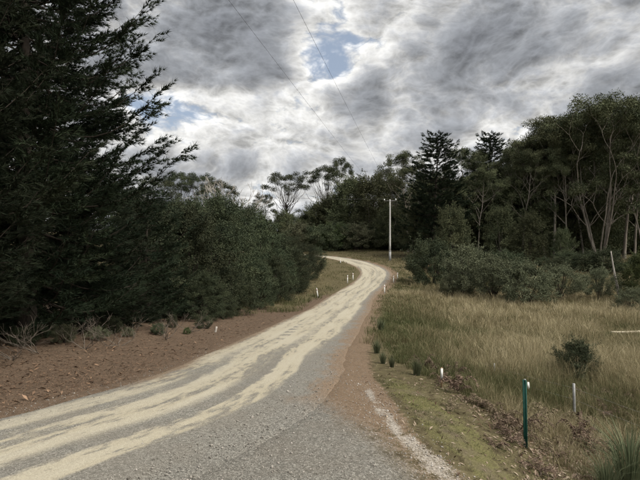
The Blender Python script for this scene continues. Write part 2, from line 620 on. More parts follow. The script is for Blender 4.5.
# corrugations: short dark bars across the swept strip
wv = g.math('SINE', g.math('ADD', g.math('MULTIPLY', v, 5.2), g.math('MULTIPLY', sB, 5.0)))
cor = g.math('MULTIPLY', g.step(wv, -.1, .5), g.step(g.math('ABSOLUTE', g.math('ADD', uu, .78)), .3, .18))
CORR0 = g.step(v, 0.0, 1.0)
CORR1 = g.step(v, 0.0, 1.0)
cor = g.math('MULTIPLY', cor, g.math('MULTIPLY', CORR0, CORR1))
band = g.math('SUBTRACT', band, g.math('MULTIPLY', cor, g.math('MULTIPLY', g.step(sA, .4, .6), .45)))
lightf = g.math('MULTIPLY', g.step(band, .18, .84, .04, .92), g.step(g.math('ADD', u, g.math('MULTIPLY', g.math('SUBTRACT', sB, .5), .6)), 2.2, 1.6))
tone, dist = gravel_tone(g, UV, 42)
tone2, dist2 = gravel_tone(g, UV, 110)
tmix = g.math('ADD', g.math('MULTIPLY', tone, .45), g.math('MULTIPLY', tone2, .55))
sand = g.mix(g.step(sA, .35, .65), (.385, .345, .255), (.43, .395, .31))
sand = g.mix(g.math('MULTIPLY', g.step(tmix, .62, .25), .45), sand, (.25, .22, .165))
gry = g.ramp(tmix, [(.08, (.074, .07, .061)), (.4, (.134, .127, .111)), (.7, (.205, .195, .171)), (.95, (.37, .355, .315))])
brn = g.ramp(tmix, [(.12, (.085, .058, .038)), (.5, (.165, .117, .078)), (.85, (.28, .215, .155))])
geo = g.node('ShaderNodeNewGeometry')
nG = g.noise(geo.outputs['Position'], .9, 5, .6)
gry = g.mix(g.math('MULTIPLY', g.step(nG, .4, .65), .35), gry, (.15, .132, .108))
BRN_AMT = g.step(v, 0.0, 1.0)
gry = g.mix(g.step(g.math('ADD', g.math('ABSOLUTE', u), g.math('MULTIPLY', g.math('ADD', g.math('SUBTRACT', sB, .5), g.math('SUBTRACT', nG, .5)), 1.6)), 1.65, 2.35, 0.0, BRN_AMT), gry, brn)
col = g.mix(lightf, gry, sand)
g.l.new(col, b.inputs['Base Color'])
b.inputs['Roughness'].default_value = .9
b.inputs['Specular IOR Level'].default_value = .2
hgt = g.math('ADD', g.math('MULTIPLY', g.math('SUBTRACT', 1.0, dist), .6), g.math('ADD', g.math('MULTIPLY', sC, .8), g.math('MULTIPLY', lightf, .3)))
bp = g.node('ShaderNodeBump')
bp.inputs['Strength'].default_value = .5
bp.inputs['Distance'].default_value = .025
g.l.new(hgt, bp.inputs['Height'])
g.l.new(bp.outputs[0], b.inputs['Normal'])
M['road'] = m

M['stone'] = leaf_mat('loose_stones', (.13, .12, .10), (.46, .43, .38), rough=.9, trans=0, rand=0, spec=.1)

# ------------------------------------------------------------------ ground and road


def axis(lo, hi, fine_lo, fine_hi, step, grow):
    a = [fine_lo]
    s_ = step
    while a[-1] > lo:
        s_ *= grow
        a.append(a[-1] - s_)
    a = a[::-1]
    n = int(round((fine_hi - fine_lo) / step))
    a += list(fine_lo + step * np.arange(1, n + 1))
    s_ = step
    while a[-1] < hi:
        s_ *= grow
        a.append(a[-1] + s_)
    return np.array(a)


gx = axis(-5000, 5000, -8, 8, .19, 1.065)
gy = axis(-600, 6000, 5, 18, .19, 1.04)
GX, GY = np.meshgrid(gx, gy)
fx, fy = GX.ravel(), GY.ravel()
dR, iR = road_uv(fx, fy)
fz = ground(fx, fy)
# zones (0..1 with soft edges; the material frays them)
apron = sm(dR, 1.5, 2.2) * (1 - sm(fx - np.interp(fy, [0, 6, 7, 8.5, 10, 11.5, 14], [3.2, 1.7, 1.35, .75, .15, -.3, -.7]), -.8, .8)) * (1 - sm(fy, 15, 21))
road_verge = sm(dR, 2.0, 2.5) * (1 - sm(dR, 3.0, 3.7))
pathx = np.interp(fy, [0, 5.5, 6.6, 7.3, 8.4, 9.5, 11.3, 13], [4.2, 2.7, 2.2, 1.8, 1.38, 1.2, 1.1, 1.0])
brown_z = (.55 + .45 * sm(fy, 8.0, 10.5)) * np.maximum(sm(dR, 2.0, 2.6) * (1 - sm(fx - pathx, .1, .7)) * (1 - sm(fy, 30, 40)) * (1 - sm(dR, 3.6, 4.6) * sm(fy, 11, 14)), road_verge * .75)
pale_z = (.62 + .7 * vnoise(fx, fy, 2.2, 51)) * np.exp(-((fx - pathx) / (.18 + .52 * (1 - sm(fy, 6.2, 8.6)))) ** 2) * (1 - sm(fy, 10.8, 12.5)) * sm(fy, 0, 3) * (.80 - .06 * (1 - sm(fy, 6.2, 8.6)))
gx_edge = np.interp(fy, [0, 6, 9, 12, 15, 18], [4.6, 4.2, 4.0, 3.2, 2.4, 2.2])
moss_z = sm(fx - pathx, .15, .8) * (1 - sm(fx - gx_edge, -1.6, .1)) * (1 - sm(fy, 12.5, 14.5)) * sm(fy, 1, 4) * .66
pine_z = sm(-dR, 2.1, 2.6) * (1 - sm(fy, 34, 44) * sm(-dR, 3.0, 4.2)) * (1 - sm(fy, 46, 60))
mesh_faces = []
nx, ny = len(gx), len(gy)
I, J = np.meshgrid(np.arange(ny - 1), np.arange(nx - 1), indexing='ij')
Q = np.stack([I * nx + J, I * nx + J + 1, (I + 1) * nx + J + 1, (I + 1) * nx + J], -1).reshape(-1, 4)
gm = build_mesh('ground', np.stack([fx, fy, fz], -1), [Q], M['ground'], smooth=True,
                attrs=dict(apron=apron, brown=brown_z, pale=pale_z, moss=moss_z, pine=pine_z))
tag(obj('ground', gm), kind='structure')

prof_u = np.array([-2.6, -2.5, -2.35, -1.6, -.8, 0, .8, 1.6, 2.35, 2.5, 2.6])
prof_z = np.array([-.14, -.03, .008, .02, .032, .036, .032, .02, .008, -.03, -.14])
edge = (vnoise(CLS, 0 * CLS, .9, 5) - .5) * .2
edge2 = (vnoise(CLS, 0 * CLS, .8, 8) - .5) * .12
RU = np.repeat(prof_u[None], len(CLD), 0)
RU[:, :3] += edge[:, None]
RU[:, -3:] += edge2[:, None]
RX = CLD[:, None, 0] + CLN[:, None, 0] * RU
RY = CLD[:, None, 1] + CLN[:, None, 1] * RU
RZ = profile(CLD[:, 1])[:, None] + prof_z[None] + (vnoise(RX, RY, 1.1, 4) - .5) * .02
ku = len(prof_u)
I, J = np.meshgrid(np.arange(len(CLD) - 1), np.arange(ku - 1), indexing='ij')
Q = np.stack([I * ku + J, I * ku + J + 1, (I + 1) * ku + J + 1, (I + 1) * ku + J], -1).reshape(-1, 4)
rm = build_mesh('gravel_road', np.stack([RX, RY, RZ], -1).reshape(-1, 3), [Q], M['road'], smooth=True,
                uv=np.stack([RU, np.repeat(CLS[:, None], ku, 1)], -1).reshape(-1, 2))
tag(obj('gravel_road', rm), kind='structure')


def s_at(y):
    return float(CLS[np.abs(CLD[:, 1] - y).argmin()])


ROAD_FM.inputs[1].default_value = s_at(12)
ROAD_FM.inputs[2].default_value = s_at(25)
BRN_AMT.node.inputs[1].default_value = s_at(9.6)
BRN_AMT.node.inputs[2].default_value = s_at(12)
CORR0.node.inputs[1].default_value = s_at(16)
CORR0.node.inputs[2].default_value = s_at(18)
CORR1.node.inputs[1].default_value = s_at(29)
CORR1.node.inputs[2].default_value = s_at(25)
# ------------------------------------------------------------------ plants
UP = np.array([0, 0, 1.0])


def unit(v_):
    return v_ / (np.linalg.norm(v_) + 1e-9)


def clump_leaves(mb, c, r, n, rng, L, W, squash=.6, droop=.5, shell=.45):
    d = rng.normal(size=(n, 3))
    d /= np.linalg.norm(d, axis=1)[:, None]
    rad = r * rng.uniform(0, 1, n) ** shell
    p = c + d * rad[:, None] * np.array([1, 1, squash])
    o = d * .7 + rng.normal(size=(n, 3)) * .6 - UP * droop
    t_ = np.clip(rng.normal(.45, .2, n) + rng.normal(0, .22), 0, 1)
    mb.leaves(p, o, L * rng.uniform(.7, 1.3, n), W * rng.uniform(.7, 1.3, n), rng, t_)


def gen_gum(seed, H, style, nleaf=240, clump=1.5, leaf=(.34, .12)):
    rng = np.random.default_rng(seed)
    tr_, cr_ = MB(), MB()
    ends = []

    def rec(p, d, L, r, lev, spread):
        pts, n = [p], 5
        for i in range(n):
            d = unit(d + rng.normal(0, .13, 3) + UP * .05)
            pts.append(pts[-1] + d * L / n)
        tr_.tube(pts, np.linspace(r, r * .6, n + 1), 6 if r > .1 else 4, cap=False)
        if lev == 0:
            ends.append((pts[-1], rng.uniform(.75, 1.25)))
            if rng.random() < .5:
                ends.append((pts[3] + rng.normal(0, .4, 3), rng.uniform(.5, .9)))
            return
        k = 3 if rng.random() < .45 else 2
        a0 = rng.uniform(0, 6.28)
        for j in range(k):
            a = a0 + j * 6.28 / k + rng.normal(0, .3)
            side = np.array([math.cos(a), math.sin(a), rng.uniform(-.1, .25)])
            rec(pts[-1], unit(d + side * spread * rng.uniform(.6, 1.3)), L * rng.uniform(.6, .86), r * .62, lev - 1, spread)
        if rng.random() < .35:
            a = rng.uniform(0, 6.28)
            rec(pts[3], unit(d * .5 + np.array([math.cos(a), math.sin(a), .2]) * .9), L * .55, r * .4, 0, spread)

    if style == 'tall':
        p, d = np.zeros(3) - UP * .4, unit(np.array([rng.normal(0, .05), rng.normal(0, .05), 1]))
        pts, n = [p], 12
        for i in range(n):
            d = unit(d + rng.normal(0, .05, 3) + UP * .05)
            pts.append(pts[-1] + d * (H * .8 + .4) / n)
        rr = np.linspace(H * .012, H * .004, n + 1)
        rr[0] *= 1.35
        tr_.tube(pts, rr, 8, cap=False)
        for i in range(5, n):
            for _ in range(2 if i > 7 else 1):
                a = rng.uniform(0, 6.28)
                f = (i / n)
                rec(pts[i], unit(np.array([math.cos(a), math.sin(a), .55 + f * .5])), H * (.30 - .17 * f), rr[i] * .55, 2 if i > 6 else 1, .75)
        rec(pts[-1], d, H * .12, rr[-1], 2, .8)
    elif style == 'multi':
        k = 7
        for j in range(k):
            a = j * 6.28 / k + rng.normal(0, .3)
            d = unit(np.array([math.cos(a) * .24, math.sin(a) * .24, 1]))
            p = np.array([math.cos(a), math.sin(a), 0]) * H * .010 - UP * .4
            pts, n = [p], 9
            for i in range(n):
                d = unit(d + rng.normal(0, .04, 3) + UP * .03)
                pts.append(pts[-1] + d * H * .58 / n)
            rr = np.linspace(H * .0075, H * .003, n + 1) * rng.uniform(.75, 1.15)
            rr[0] *= 1.5
            tr_.tube(pts, rr, 7, cap=False)
            for i in (4, 6, 7):
                b_ = rng.uniform(0, 6.28)
                rec(pts[i], unit(np.array([math.cos(b_), math.sin(b_), .8])), H * .2, rr[i] * .5, 1, .7)
            rec(pts[-1], d, H * .18, rr[-1], 3, .62)
    else:                                   # umbrella: bare lower trunk, domed open crown on spreading limbs
        d = unit(np.array([rng.normal(0, .06), rng.normal(0, .06), 1]))
        pts, n = [np.zeros(3) - UP * .4], 7
        for i in range(n):
            d = unit(d + rng.normal(0, .05, 3))
            pts.append(pts[-1] + d * H * .52 / n)
        rr = np.linspace(H * .017, H * .011, n + 1)
        tr_.tube(pts, rr, 7, cap=False)
        nc = 34
        for i in range(nc):
            a = i * 2.39996 + rng.normal(0, .3)
            q = math.sqrt((i + .5) / nc)
            rad = H * .34 * q * rng.uniform(.85, 1.1)
            zz = H * (.60 + .36 * math.sqrt(max(0, 1 - q * q * .9))) + rng.normal(0, .03) * H
            c = np.array([pts[-1][0] + math.cos(a) * rad, pts[-1][1] + math.sin(a) * rad, zz])
            b0 = pts[-1 - int(rng.integers(0, 3))]
            mid = b0 * .45 + c * .55 + np.array([0, 0, -.10 * H * q])
            tt = np.linspace(0, 1, 7)[:, None]
            bz = b0 * (1 - tt) ** 2 + 2 * mid * tt * (1 - tt) + c * tt ** 2
            bz[1:-1] += rng.normal(0, .012 * H, (5, 3))
            tr_.tube(bz, np.linspace(H * .0042, H * .001, 7), 5, cap=False)
            ends.append((c, rng.uniform(.7, 1.1)))
        for j in range(5):
            a = rng.uniform(0, 6.28)
            c = pts[-3] + np.array([math.cos(a), math.sin(a), .5]) * H * rng.uniform(.12, .2)
            tr_.tube([pts[-3], (pts[-3] + c) / 2 + UP * .2, c], [H * .004, H * .003, H * .001], 4, cap=False)
            ends.append((c, rng.uniform(.5, .75)))
    for (c, s_) in ends:
        r = clump * s_
        clump_leaves(cr_, c + UP * r * .2, r, int(nleaf * s_ ** 1.6), rng, leaf[0], leaf[1], .5, .4, .62)
    return tr_, cr_


def gen_bush(seed, H, R, ncl, nleaf, leaf, clump, low=.05, lumps=.25, conic=0.0, stems=10):
    rng = np.random.default_rng(seed)
    tr_, cr_ = MB(), MB()
    C = []
    ph = rng.uniform(0, 6.28, 6)
    for i in range(ncl):
        zf = low + (1 - low) * (i + .5) / ncl
        a = i * 2.39996 + rng.normal(0, .25)
        env = math.sqrt(max(0.02, 1 - ((zf - .42) / .60) ** 2)) * (1 - conic * zf)
        lump = 1 + lumps * math.sin(2 * a + ph[0] + 3 * zf) + lumps * .7 * math.sin(3 * a + ph[1] - 5 * zf)
        rad = R * env * lump * (rng.uniform(.35, 1.0) ** .5)
        C.append(np.array([math.cos(a) * rad, math.sin(a) * rad, zf * H * (1 + rng.normal(0, .05))]))
    for i in range(int(ncl * .14)):         # a ragged top
        a = rng.uniform(0, 6.28)
        rad = R * rng.uniform(.0, .6)
        C.append(np.array([math.cos(a) * rad, math.sin(a) * rad, H * rng.uniform(.9, 1.08)]))
    for j in range(stems):
        c = C[rng.integers(len(C) // 3, len(C))]
        b0 = np.array([rng.normal(0, .12 * R * .4), rng.normal(0, .12 * R * .4), -.3])
        mid = b0 * .5 + c * .5 + np.array([-c[0], -c[1], 0]) * .25 + rng.normal(0, .12, 3) * R * .3
        tt = np.linspace(0, 1, 8)[:, None]
        pts = b0 * (1 - tt) ** 2 + 2 * mid * tt * (1 - tt) + c * tt ** 2
        pts[1:-1] += rng.normal(0, .03 * R * .3, (6, 3))
        r0 = H * rng.uniform(.008, .016)
        tr_.tube(pts, np.linspace(r0, r0 * .25, 8), 5, cap=False)
    for c in C:
        r = clump * rng.uniform(.65, 1.3)
        clump_leaves(cr_, c, r, int(nleaf * .85 * rng.uniform(.6, 1.3)), rng, leaf[0], leaf[1], .75, .1, .5)
        out = np.array([c[0], c[1], 0]) / (R + 1e-6)
        for q in range(2):                  # ragged shoots beyond the clump
            dv = unit(out * .9 + UP * rng.uniform(.2, 1.1) + rng.normal(0, .45, 3))
            m_ = int(nleaf * .10)
            t_ = rng.uniform(.3, 1, m_)
            ln = r * rng.uniform(1.5, 2.5)
            p = c + dv * (t_ * ln)[:, None] + rng.normal(0, 1, (m_, 3)) * (r * .30 * (1.15 - t_))[:, None]
            cr_.leaves(p, dv + rng.normal(0, .7, (m_, 3)), leaf[0] * rng.uniform(.7, 1.3, m_), leaf[1] * rng.uniform(.7, 1.2, m_), rng,
                       np.clip(rng.normal(.5, .2, m_), 0, 1))
    return tr_, cr_


def gen_pine(seed, H, R, base=.8, tuft_n=11, nlen=.22, nwid=.024, dens=1.3, shape=lambda f: (1 - f ** 3) ** .8):
    rng = np.random.default_rng(seed)
    tr_, cr_ = MB(), MB()
    n = 14
    pts = np.stack([rng.normal(0, .04, n).cumsum(), rng.normal(0, .04, n).cumsum(), np.linspace(-.4, H, n)], -1)
    tr_.tube(pts, np.concatenate([np.linspace(H * .020, .05, n - 2), [.03, .01]]), 9, cap=False)
    TC, TD, TT = [], [], []
    z = base
    while z < H - .3:
        f = z / H
        L0 = R * shape(f)
        k = rng.integers(5, 8)
        a0 = rng.uniform(0, 6.28)
        for j in range(k):
            a = a0 + j * 6.28 / k + rng.normal(0, .2)
            L = L0 * (rng.uniform(.62, 1.0) if rng.random() < .93 else rng.uniform(1.05, 1.18)) + .25
            rise = -.10 + .62 * f + rng.normal(0, .10)
            zj = z + rng.normal(0, .016 * H)
            p0 = np.array([np.interp(zj, pts[:, 2], pts[:, 0]), np.interp(zj, pts[:, 2], pts[:, 1]), max(base, min(zj, H - .1))])
            h = np.array([math.cos(a), math.sin(a), 0])
            m_ = 9
            t_ = np.linspace(0, 1, m_)
            bend = rng.uniform(.1, .32) * L
            bp_ = p0 + h * (t_ * L)[:, None] + UP * (rise * L * t_ - .18 * L * np.sin(t_ * 3.0) + bend * t_ ** 3)[:, None]
            sdv = np.array([-h[1], h[0], 0])
            bp_ += sdv * (rng.normal(0, .05) * L * t_ ** 2)[:, None]
            tr_.tube(bp_, np.linspace(.008 * L + .010, .006, m_), 5, cap=False)
            tone_ = np.clip(rng.normal(.45, .14), 0, 1)
            ns = max(4, int(L * 3.4 * dens))
            for q in range(ns):
                tq = rng.uniform(.22, 1.0) if q else 1.0
                pb = np.array([np.interp(tq, t_, bp_[:, i]) for i in range(3)])
                s_ = 1 if rng.random() < .5 else -1
                sl = L * .34 * (1.15 - tq) + rng.uniform(.2, .45)
                sdir = unit(h * rng.uniform(.5, 1.0) + sdv * s_ * rng.uniform(.25, 1.0) + UP * rng.uniform(-.15, .45)) if q else unit(h + UP * .5)
                e = pb + sdir * sl + UP * .12 * sl
                tr_.tube([pb, (pb + e) / 2 - UP * .03 * sl, e], [.007, .005, .003], 3, cap=False)
                nt = max(4, int(sl * 13))
                for tt in np.linspace(.04, 1, nt):
                    TC.append(pb + (e - pb) * tt + rng.normal(0, .035, 3))
                    TD.append(unit(sdir + UP * .25))
                    TT.append(tone_)
        z += rng.uniform(.32, .55) * (1 if H > 12 else .8)
    for zz in np.linspace(H * .86, H, 14):
        for q in range(2):
            TC.append(np.array([pts[-1, 0], pts[-1, 1], zz]) + rng.normal(0, .05, 3))
            TD.append(unit(UP + rng.normal(0, .5, 3)))
            TT.append(.5)
    TC, TD, TT = np.array(TC), np.array(TD), np.array(TT)
    C = np.repeat(TC, tuft_n, 0)
    d = np.repeat(TD, tuft_n, 0) * 1.25 + rng.normal(size=(len(C), 3)) * .5 - UP * .1
    cr_.needles(C, d, nlen * rng.uniform(.7, 1.25, len(C)), nwid, rng, np.clip(np.repeat(TT, tuft_n) + rng.normal(0, .16, len(C)), 0, 1))
    return tr_, cr_


class Proto:
    def __init__(s, gen, H, bark, leaf, name):
        tr_, cr_ = gen
        s.trunk = tr_.mesh(name + '_trunk', M[bark], True)
        s.crown = cr_.mesh(name + '_crown', M[leaf])
        z = np.concatenate(cr_.V)[:, 2]
        s.H = float(np.percentile(z, 99.7))


PR = {}
PR['gum_a'] = Proto(gen_gum(1, 26, 'tall', clump=1.35), 26, 'gum_bark', 'gum', 'gum_a')
PR['gum_b'] = Proto(gen_gum(2, 26, 'tall', clump=1.45), 26, 'gum_bark', 'gum', 'gum_b')
PR['gum_c'] = Proto(gen_gum(9, 26, 'multi', nleaf=210, clump=1.3), 26, 'gum_bark', 'gum', 'gum_c')
PR['gum_d'] = Proto(gen_gum(14, 20, 'umbrella', nleaf=330, clump=1.45), 20, 'dark_bark', 'gum_backlit_and_wisp', 'gum_d')
PR['gum_e'] = Proto(gen_gum(21, 20, 'umbrella', clump=1.35, nleaf=300), 20, 'dark_bark', 'gum_backlit_and_wisp', 'gum_e')
PR['dense_a'] = Proto(gen_bush(31, 14, 5.0, 95, 330, (.36, .14), 1.35, .10, .2), 14, 'dark_bark', 'gum', 'dense_a')
PR['dense_b'] = Proto(gen_bush(32, 14, 4.4, 80, 340, (.34, .13), 1.3, .14, .3), 14, 'gum_bark', 'gum', 'dense_b')
PR['wattle_a'] = Proto(gen_bush(41, 7.5, 3.0, 125, 375, (.13, .05), .56, .04, .34), 7.5, 'dark_bark', 'wattle', 'wattle_a')
PR['wattle_b'] = Proto(gen_bush(42, 7.5, 2.8, 120, 380, (.13, .05), .54, .04, .42, .3), 7.5, 'dark_bark', 'wattle', 'wattle_b')
PR['wattle_c'] = Proto(gen_bush(43, 7.5, 3.2, 120, 375, (.13, .05), .58, .03, .26), 7.5, 'dark_bark', 'wattle', 'wattle_c')
PR['grey_a'] = Proto(gen_bush(51, 4.5, 2.8, 70, 360, (.15, .055), .55, .10, .25, 0, 16), 4.5, 'dark_bark', 'greybush', 'grey_a')
PR['grey_b'] = Proto(gen_bush(52, 4.5, 3.0, 60, 330, (.15, .055), .55, .22, .35, 0, 18), 4.5, 'dark_bark', 'greybush', 'grey_b')
PR['olive_a'] = Proto(gen_bush(53, 4.0, 2.3, 60, 340, (.15, .06), .5, .06, .15), 4.0, 'dark_bark', 'olive', 'olive_a')
PR['dark_a'] = Proto(gen_bush(54, 4.0, 2.6, 60, 340, (.16, .06), .55, .04, .2), 4.0, 'dark_bark', 'wattle', 'dark_a')
PR['wisp'] = Proto(gen_bush(57, 1.3, .85, 46, 300, (.11, .016), .22, .02, .5, .25), 1.3, 'dark_bark', 'gum_backlit_and_wisp', 'wisp')
PR['pine_a'] = Proto(gen_pine(61, 20, 4.9, 1.3, dens=1.13), 17.5, 'dark_bark', 'pine', 'pine_a')
PR['pine_b'] = Proto(gen_pine(62, 9.0, 3.0, .3, dens=1.0, shape=lambda f: (1 - f) ** .6), 9.0, 'dark_bark', 'pine', 'pine_b')
PR['pine_far'] = Proto(gen_pine(63, 22, 5.2, 3.0, 6, .40, .075, .4, shape=lambda f: (1 - f ** 2.2) ** .55), 22, 'dark_bark', 'pine', 'pine_far')


def plant(name, proto, x, y, height, label, cat, group=None, wide=1.0, rz=None, tilt=0.0, sink=0.0):
    pr = PR[proto]
    e = bpy.data.objects.new(name, None)
    COL.objects.link(e)
    e.empty_display_size = .3
    e.location = (x, y, g1(x, y) - sink)
    s_ = height / pr.H
    e.scale = (s_ * wide, s_ * wide, s_)
    e.rotation_euler = (0, tilt, random.uniform(0, 6.28) if rz is None else rz)
    t_ = obj('trunk', pr.trunk, e)
    c_ = obj('crown', pr.crown, e)
    tag(e, label, cat, group)
    return e


def plant_px(name, proto, px, Y, top, label, cat, group=None, wide=1.0, rz=None, tilt=0.0):
    x = (px - 320) / F * Y
    z = CZ + (HOR - top) / F * Y
    return plant(name, proto, x, Y, max(.3, z - g1(x, Y)), label, cat, group, wide, rz, tilt)


random.seed(5)
# --- left: the big pines
plant('pine_tree', 'pine_a', -11.0, 18.5, 20.5, 'huge dark pine at the left whose branch tips cross the bright clouds', 'tree', 'roadside pines', 1.0, .9)
plant('pine_tree', 'pine_a', -12.0, 13.2, 18.0, 'nearest dark pine filling the left edge of the picture', 'tree', 'roadside pines', 1.0, 2.2)
plant('pine_tree', 'pine_a', -16.0, 24.5, 20.5, 'dark pine behind the huge one, mostly hidden by it', 'tree', 'roadside pines', 1.0, 4.1)
plant('pine_tree', 'pine_a', -14.6, 17.0, 19.0, 'dark pine crowded between the nearest pine and the huge one', 'tree', 'roadside pines', 1.0, 3.3)
plant('pine_tree', 'pine_b', -13.0, 15.6, 6.5, 'young pine hiding the trunk of the nearest pine', 'tree', 'roadside pines', 1.35, 2.0)
plant('pine_tree', 'pine_b', -10.2, 22.0, 7.6, 'short dense young pine under the huge pine, nearest the brown needle bank', 'tree', 'roadside pines', 1.25, 1.0)
plant('pine_tree', 'pine_b', -9.6, 26.5, 7.0, 'young pine between the huge pine and the roadside wattles', 'tree', 'roadside pines', 1.2, 3.0)
plant('pine_tree', 'pine_b', -14.2, 19.5, 7.0, 'low young pine in the deep shade left of the huge pine', 'tree', 'roadside pines', 1.3, 5.0)

# --- left: wattles along the road (px, depth, top row)
LW = [(150, 29, 190, 'a', 'tall dark wattle right beside the pines, first of the left roadside row'),
      (190, 30.5, 206, 'b', 'dark wattle in the left roadside row, second along from the pines'),
      (120, 36, 180, 'c', 'dark wattle showing between the pine branches and the roadside row'),
      (212, 36, 196, 'a', 'broad dark wattle at the middle of the left roadside row'),
      (238, 40, 207, 'c', 'rounded dark wattle below the bare pale tree'),
      (259, 46, 214, 'b', 'dark wattle in the left roadside row, two before the last bush'),
      (276, 53, 228, 'a', 'dark wattle at the end of the dense left row'),
      (215, 50, 190, 'b', 'dark wattle behind the middle of the left row'),
      (175, 44, 184, 'c', 'dark wattle rising behind the row, left of the paired tufted gums'),
      (245, 60, 203, 'c', 'dark wattle crown just under the bare pale tree'),
      (288, 68, 230, 'a', 'dark wattle set back left of the road bend')]
for (px, Y, top, k, lab) in LW:
    plant_px('wattle_tree', 'wattle_' + k, px, Y, top + random.choice([0, 5, 10, 14]), lab, 'tree', 'dark wattles along the left of the road', random.uniform(1.0, 1.2))
LS = [(205, 27.5, 272, 'b', 'low wattle bush on the left verge beside the small whitish stub'),
      (232, 32, 266, 'a', 'low wattle bush on the left verge below the tall row'),
      (256, 37.5, 260, 'c', 'low wattle bush on the left verge before the tilted white post'),
      (276, 44, 256, 'b', 'bushy wattle on the left verge beside the tilted white post'),
      (290, 54, 248, 'a', 'round low wattle on the inside of the bend'),
      (306, 65, 243, 'c', 'round dark bush hiding the far end of the road'),
      (300, 57, 266, 'b', 'smallest dark bush inside the bend, in front of the round one'),
      (315, 76, 247, 'a', 'last dark bush on the left where the road disappears'),
      (268, 74, 236, 'c', 'dark bush behind the round bushes inside the bend'),
      (222, 29.5, 290, 'c', 'lowest wattle bush hugging the left road edge')]
for (px, Y, top, k, lab) in LS:
    plant_px('wattle_bush', 'wattle_' + k, px, Y, top, lab, 'bush', 'bushes along the left verge', 1.25)

# --- skyline gums behind the bend, left to right
SK = [(152, 120, 178, 'gum_d', 1.0, 'gum with a small crown on the skyline next to the pine branch'),
      (183, 125, 172, 'gum_e', .8, 'tufted gum on the left skyline, left one of a pair'),
      (198, 128, 174, 'gum_d', .75, 'tufted gum on the left skyline, right one of a pair'),
      (222, 120, 181, 'gum_e', .95, 'round topped gum on the skyline just left of the bare pale tree'),
      (266, 135, 193, 'gum_d', .7, 'small tufted gum on the skyline right of the bare pale tree'),
      (286, 140, 174, 'gum_d', 1.05, 'wide umbrella-crowned gum standing alone on the skyline'),
      (321, 145, 166, 'gum_e', 1.0, 'tall leaning-crowned gum between the umbrella gum and the forest'),
      (342, 165, 158, 'gum_e', .55, 'thin little gum poking highest above the middle skyline')]
for (px, Y, top, k, wd, lab) in SK:
    plant_px('gum_tree', k, px, Y, top, lab, 'tree', 'gums on the skyline', wd)

# --- right forest, front trees that can be told apart
RF = [(350, 132, 176, 'dense_a', 1.1, 'rounded gum above the grassy bank, left of the power pole'),
      (372, 125, 174, 'dense_b', 1.1, 'rounded gum behind the power pole top'),
      (330, 138, 196, 'dense_a', 1.2, 'dark tree on the grassy bank right above the end of the road'),
      (392, 118, 172, 'dense_b', 1.0, 'dense gum crown directly above the power pole'),
      (408, 108, 152, 'gum_a', .9, 'tall gum with a thin bare trunk right of the power pole'),
      (433, 96, 134, 'pine_far', 1.2, 'dark pine with a spiky top standing above the forest edge'),
      (462, 108, 146, 'gum_b', .95, 'gum crown in the dip right of the spiky dark pine'),
      (488, 108, 134, 'pine_far', 1.1, 'dark open-topped pine, second spiky top on the forest line'),
      (478, 95, 168, 'gum_a', .85, 'slim gum with visible trunk between the two spiky pines'),
      (512, 104, 140, 'gum_b', .95, 'gum right of the second spiky pine'),
      (537, 100, 121, 'gum_a', 1.1, 'big round-shouldered gum where the forest line steps up'),
      (554, 92, 122, 'gum_b', .95, 'tall gum with a straight trunk left of the many-stemmed gum'),
      (600, 88, 99, 'gum_c', 1.0, 'pale many-stemmed gum with fanning limbs, tallest on the right'),
      (624, 94, 106, 'gum_a', 1.0, 'tall gum right behind the many-stemmed gum'),
      (650, 86, 104, 'gum_c', .9, 'pale forked gum at the right edge of the picture'),
      (577, 100, 112, 'gum_b', 1.0, 'gum crown left of and behind the many-stemmed gum'),
      (522, 93, 150, 'gum_a', .75, 'thin upright gum in front of the round-shouldered one'),
      (545, 96, 136, 'gum_b', .75, 'thin pale-trunked gum just left of the straight tall gum'),
      (568, 90, 138, 'gum_a', .7, 'slender gum between the straight tall gum and the many-stemmed one'),
      (584, 94, 128, 'gum_b', .75, 'slender gum close on the left of the many-stemmed gum'),
      (634, 90, 116, 'gum_b', .75, 'slender gum left of the forked gum at the right edge'),
      (505, 100, 150, 'gum_a', .8, 'upright gum filling the line between second spiky pine and round-shouldered gum'),
      (500, 90, 205, 'dense_b', 1.0, 'bushy young gum in front of the forest below the second spiky pine'),
      (452, 86, 205, 'dense_a', .9, 'bushy dark tree at the foot of the spiky dark pine'),
      (415, 98, 205, 'dense_b', .8, 'bushy tree just right of the power pole'),
      (530, 86, 212, 'dense_a', .85, 'bushy dark tree under the round-shouldered gum'),
      (562, 84, 228, 'dense_b', .9, 'low bushy tree at the forest edge left of the pale many-stemmed gum')]
for (px, Y, top, k, wd, lab) in RF:
    plant_px('pine_tree' if 'pine' in k else 'gum_tree', k, px, Y, top, lab, 'tree', 'trees of the forest edge', wd, tilt=random.uniform(-.03, .03))
# deeper forest that closes the gaps
ANCH = [(330, 'the end of the road'), (350, 'the rounded gum left of the power pole'), (388, 'the power pole'), (408, 'the thin-trunked gum beside the pole'),
        (433, 'the spiky dark pine'), (462, 'the gum in the dip between the pines'), (488, 'the second spiky pine'), (512, 'the gum beside the second pine'),
        (535, 'the round-shouldered gum'), (556, 'the straight-trunked tall gum'), (598, 'the many-stemmed gum'), (640, 'the forked gum at the right edge')]
seen = {}


def inner_label(px, Y):
    ax_, nm = min(ANCH, key=lambda a_: abs(a_[0] - px))
    lab = 'dark forest tree ' + ('left of' if px < ax_ - 3 else 'right of' if px > ax_ + 3 else 'straight behind') + ' ' + nm
    if Y > 133:
        lab += ', far back'
    seen[lab] = seen.get(lab, 0) + 1
    return lab if seen[lab] == 1 else lab.replace(', far back', '').replace('dark forest', 'forest') + ', ' + ['', '', 'overlapping another crown', 'between two other crowns', 'lowest of its cluster', 'deepest in shade'][min(seen[lab], 5)]


